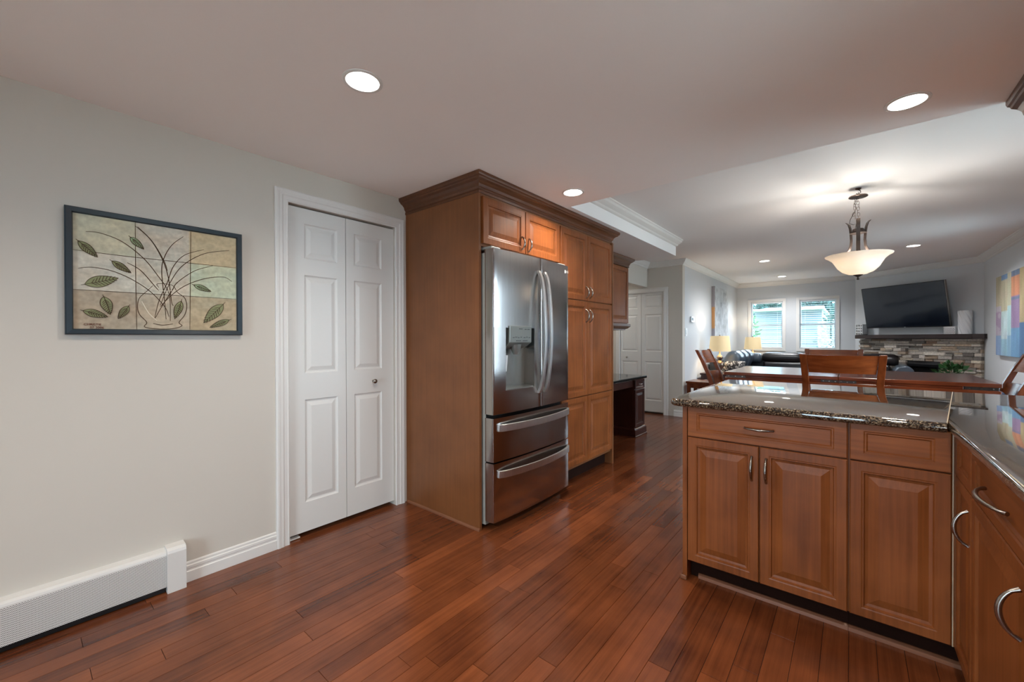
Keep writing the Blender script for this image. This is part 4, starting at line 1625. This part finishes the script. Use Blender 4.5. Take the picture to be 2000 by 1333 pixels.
# ---- corner fireplace
t = thing('fireplace', 'corner fireplace faced in stacked ledgestone with dark wood mantel', 'fireplace', tuple(DG(1.0, 0, 0)))
m = MB()
cols = []
rs = random.Random(11)
FS0, FS1, FZ1 = .94, 1.41, .778
pal = ['a39a90', '8f8880', 'b4a896', '9c8a78', '7d7770', 'b9b0a6', '8a7665', 'a89c8c', 'c0b6aa', '6f6862']
z = 0.0
while z < 1.205:
    h = min(rs.choice((.028, .036, .044, .056, .07)), 1.207 - z)
    if h < .012:
        break
    s_ = .14
    while s_ < 1.925:
        L_ = min(rs.uniform(.07, .30), 1.93 - s_)
        e = s_ + L_
        if z < FZ1 and e > FS0 and s_ < FS1:
            if s_ < FS0 - .02:
                e = FS0
            else:
                s_ = FS1
                continue
        parts_ = [(z, z + h)] if (h < .05 or rs.random() < .5) else [(z, z + h * .5), (z + h * .5, z + h)]
        for za, zb in parts_:
            pr_ = rs.uniform(.07, .118)
            o_ = DG(s_ + .0015, .0, za + .0015)
            n0 = len(m.v)
            a_, c_ = DD * (e - s_ - .003), Z * (zb - za - .003)
            j = lambda q=.004: rs.uniform(-q, q)
            f0 = [o_, o_ + a_, o_ + a_ + c_, o_ + c_]
            f1 = [p + DN * (pr_ - .012) for p in f0]
            f2 = [p.lerp(sum(f0, Vector()) / 4, .06) + DN * (pr_ + j()) + DD * j() + Z * j(.002) for p in f0]
            m.loops([f0, f1, f2])
            cc = lin(rs.choice(pal))
            g = rs.uniform(.95, 1.5)
            cols += [(cc[0] * g, cc[1] * g, cc[2] * g)] * 12
        s_ = e
    z += h
m.build('stone_facing', STONEM, t, cols=cols)
m = MB()
m.obox(DG(.14, .001, 0), DD * (FS0 - .14), DN * .06, Z * 1.205)
m.obox(DG(FS1, .001, 0), DD * (1.915 - FS1), DN * .06, Z * 1.205)
m.obox(DG(FS0, .001, FZ1), DD * (FS1 - FS0), DN * .06, Z * (1.205 - FZ1))
m.build('mortar_backing', DARKGREY, t)
m = MB()
m.obox(DG(FS0, .001, .08), DD * (FS1 - FS0), DN * .012, Z * (FZ1 - .08))
m.build('firebox', BLACK, t)
m = MB()
for a_, b_ in ((FS0, FS0 + .03), (FS1 - .03, FS1)):
    m.obox(DG(a_, .013, .08), DD * (b_ - a_), DN * .06, Z * (FZ1 - .08))
m.obox(DG(FS0 + .03, .013, FZ1 - .04), DD * (FS1 - FS0 - .06), DN * .06, Z * .04)
m.build('firebox_frame', TVB, t)
m = MB()
m.prism([(.001, 1.209), (.215, 1.209), (.222, 1.216), (.222, 1.272), (.216, 1.279), (.001, 1.279)], 'X', 0, 1)
m2 = MB()
m2.loops([[DG(.17, p[1], p[2]) for p in m.v[:6]], [DG(1.90 if False else 1.895, p[1], p[2]) for p in m.v[:6]]])
m2.build('mantel_shelf', MANTEL, t)
MB().obox(DG(1.895, .03, 1.209), DD * .14, DN * .185, Z * .07).build('mantel_end', MANTEL, t)

# ---- television tilted off the wall
t = thing('television', 'large flat television tilted forward on the wall above the mantel', 'television', tuple(DG(.97, 0, 1.76)))
TC = DG(.972, .215, 1.768)
ta = math.radians(10)
TN = (DN * cos(ta) - Z * sin(ta)).normalized()
TU = (Z * cos(ta) + DN * sin(ta)).normalized()
W2, H2_ = .632, .372
MB().obox(TC - DD * W2 - TU * H2_ - TN * .02, DD * 2 * W2, TU * 2 * H2_, TN * .036).build('case', TVB, t, bevel=.004)
MB().obox(TC - DD * (W2 - .012) - TU * (H2_ - .018) + TN * .0162, DD * 2 * (W2 - .012), TU * 2 * (H2_ - .014), TN * .0012).build('screen', SCREEN, t)
MB().obox(TC - DD * .012 - TU * (H2_ - .006) + TN * .0162, DD * .024, TU * .006, TN * .001).build('logo', PLATE, t)
MB().obox(TC + DD * (W2 - .002) - TU * H2_ - TN * .02, DD * .003, TU * 2 * H2_, TN * .037).build('side_trim', NICKEL, t)
m = MB()
m.obox(DG(.87, .002, 1.66), DD * .2, DN * .02, Z * .22)
m.tube([DG(.97, .02, 1.77), DG(.97, .16, 1.77)], .03, 10)
m.build('wall_mount', TVB, t)

# ---- mantel decorations
def square_vase(label, s_, off, w_, h_, mat=SILVER):
    t = thing('square_vase', label, 'vase', tuple(DG(s_, off, 1.28)), 'silver vases on the mantel')
    c = DG(s_, off, 1.28)
    m = MB()
    L = []
    for k, (f_, z_) in enumerate(((.46, 0), (.5, .01), (.5, h_), (.44, h_), (.42, .02))):
        L.append([c + DD * a_ * w_ * f_ + DN * b_ * w_ * f_ + Z * z_ for a_, b_ in ((-1, -1), (1, -1), (1, 1), (-1, 1))])
    m.loops(L)
    m.build('body', mat, t)
    m = MB()
    nn = max(3, int(h_ / .045))
    for q in range(nn):
        for p in range(3):
            cc = c + DD * w_ * (-.33 + .33 * p) + DN * w_ * .5 + Z * (h_ * (q + .5) / nn)
            a_ = .018
            m.add([cc + DD * a_, cc + Z * a_, cc - DD * a_, cc - Z * a_, cc + DN * .012], [(0, 1, 4), (1, 2, 4), (2, 3, 4), (3, 0, 4)])
            cc = c + DN * w_ * (-.33 + .33 * p) - DD * w_ * .5 + Z * (h_ * (q + .5) / nn)
            m.add([cc + DN * a_, cc + Z * a_, cc - DN * a_, cc - Z * a_, cc - DD * .012], [(0, 1, 4), (1, 2, 4), (2, 3, 4), (3, 0, 4)])
    m.build('faceted_relief', mat, t)


square_vase('silver square vase with faceted sides at the left end of the mantel', .20, .10, .125, .20)
t = thing('patterned_box', 'small white and grey dotted box on the mantel under the television corner', 'box', tuple(DG(1.60, .15, 1.28)))
c = DG(1.6, .14, 1.28)
MB().obox(c - DD * .07 - DN * .05, DD * .14, DN * .1, Z * .095).build('body', CERAMIC, t, bevel=.004)
MB().obox(c - DD * .073 - DN * .053 + Z * .0955, DD * .146, DN * .106, Z * .022).build('lid', CERAMIC, t, bevel=.004)
m = MB()
for q in range(5):
    for p in range(7):
        m.obox(c + DD * (-.064 + .019 * p + (.008 if q % 2 else 0)) + DN * .050 + Z * (.010 + .017 * q), DD * .009, DN * .002, Z * .009)
m.build('dots', DARKGREY, t)
t = thing('ribbed_vase', 'tall white ribbed cylinder vase at the right end of the mantel', 'vase', tuple(DG(1.755, .12, 1.28)))
c = DG(1.755, .12, 1.28)
m = MB()
L = []
for k in range(29):
    z_ = .36 * k / 28
    ring = []
    for q in range(48):
        a_ = 2 * PI * q / 48
        r_ = .074 + .006 * sin(a_ * 9 + z_ * 55)
        ring.append(c + Vector((r_ * cos(a_), r_ * sin(a_), z_)))
    L.append(ring)
L.append([c + (p - c) * .86 + Z * .05 for p in L[-1]])
m.loops(L[:29])
m.build('body', CERAMIC, t, smooth=60)

# ---- plant on the hearth
def leafy(m, c, r, n, rs_, size=.06, zs=1.0):
    for k in range(n):
        th, ph = rs_.uniform(0, 2 * PI), rs_.uniform(-.3, PI / 2)
        dv = Vector((cos(th) * cos(ph), sin(th) * cos(ph), sin(ph) * zs))
        p = Vector(c) + dv * r * rs_.uniform(.35, 1)
        t1 = (dv + Vector((rs_.uniform(-.6, .6), rs_.uniform(-.6, .6), rs_.uniform(-.5, .5)))).normalized()
        t2 = t1.orthogonal().normalized()
        t2.rotate(Matrix.Rotation(rs_.uniform(0, 6), 3, t1))
        s_ = size * rs_.uniform(.6, 1.2)
        m.add([p, p + t1 * s_ * .5 + t2 * s_ * .28, p + t1 * s_, p + t1 * s_ * .5 - t2 * s_ * .28], [(0, 1, 2, 3)])


pc = DG(1.80, .47, 0)
t = thing('potted_plant', 'bushy green potted plant standing before the stone fireplace', 'plant', tuple(pc))
MB().lathe([(.001, 0), (.10, 0), (.12, .30), (.105, .30), (.10, .27), (.001, .27)], tuple(pc), 24).build('pot', CERAMIC, t, smooth=40)
m = MB()
leafy(m, pc + Z * .66, .17, 150, random.Random(5), .09)
leafy(m, pc + Z * .48, .14, 80, random.Random(6), .09)
m.build('foliage', LEAFG, t)
m = MB()
for k in range(7):
    a_ = 2 * PI * k / 7
    m.tube([pc + Z * .26, pc + Vector((.06 * cos(a_), .06 * sin(a_), .5)), pc + Vector((.14 * cos(a_), .14 * sin(a_), .74))], .004, 6)
m.build('stems', LEAFG, t)

# ================================================================== OUTSIDE
struct(MB().box(-30, 30, -20, 60, -.6, -.35).build('ground', GROUNDM))
struct(MB().box(-12, 12, 11.5, 40, -.349, -.33).build('added_lawn', LEAFG))  # unseen dark lawn, added to cut light bounced onto the house
t = thing('neighbor_house', 'white sided neighboring house outside the far windows', 'house', (-1.5, 16, -.35))
m = MB()
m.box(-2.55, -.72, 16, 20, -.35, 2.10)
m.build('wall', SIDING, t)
m = MB()
z = -.3
while z < 2.05:
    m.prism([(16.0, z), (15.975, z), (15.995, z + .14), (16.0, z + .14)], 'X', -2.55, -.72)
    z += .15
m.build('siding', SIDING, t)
MB().box(-2.62, -.66, 15.4, 20.1, 2.10, 2.16).build('eave', VINYL, t)  # front overhang deepened to shade the siding below
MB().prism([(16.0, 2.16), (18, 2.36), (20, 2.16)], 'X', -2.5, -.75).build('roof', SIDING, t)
m = MB()
m.box(-1.78, -1.42, 15.94, 15.97, 1.50, 1.68)
m.build('vent', ROOFM, t)


def tree(name, label, c, r, n, mat, zs, seed, h0=0.0, sz=.2):
    t = thing(name, label, 'tree' if 'tree' in name else 'hedge', (c[0], c[1], -.35))
    m = MB()
    leafy(m, c, r, n, random.Random(seed), sz, zs)
    leafy(m, (c[0], c[1], c[2] - r * .4), r * .9, n // 2, random.Random(seed + 50), sz, zs)
    m.build('foliage', mat, t)
    MB().tube([(c[0], c[1], -.35), (c[0] + .05, c[1], c[2] * .5), (c[0], c[1], c[2])], [.12, .09, .04], 8).build('trunk', BRASS, t)


tree('evergreen_tree', 'narrow green shrub tree left of the neighboring house', (-2.62, 14.6, 1.2), .42, 700, HEDGEG, 2.2, 1, sz=.12)
tree('evergreen_tree', 'dark bushy tree right of the neighboring house', (-.18, 15.2, .9), .62, 1200, TREEG, 2.2, 2, sz=.14)
tree('background_tree', 'tall tree behind the neighboring house, seen through the window by the corner lamp', (-3.4, 26, 2.4), 1.1, 700, TREEG, 1.1, 3, sz=.3)
tree('background_tree', 'wide tree crown above the house roof in the window by the television', (-1.3, 21.6, 2.2), 1.0, 1200, TREEG, 1.0, 4, sz=.3)
tree('background_tree', 'tree crown filling the right side of the window by the television', (1.7, 25, 2.2), 1.7, 1200, TREEG, 1.0, 5, sz=.3)
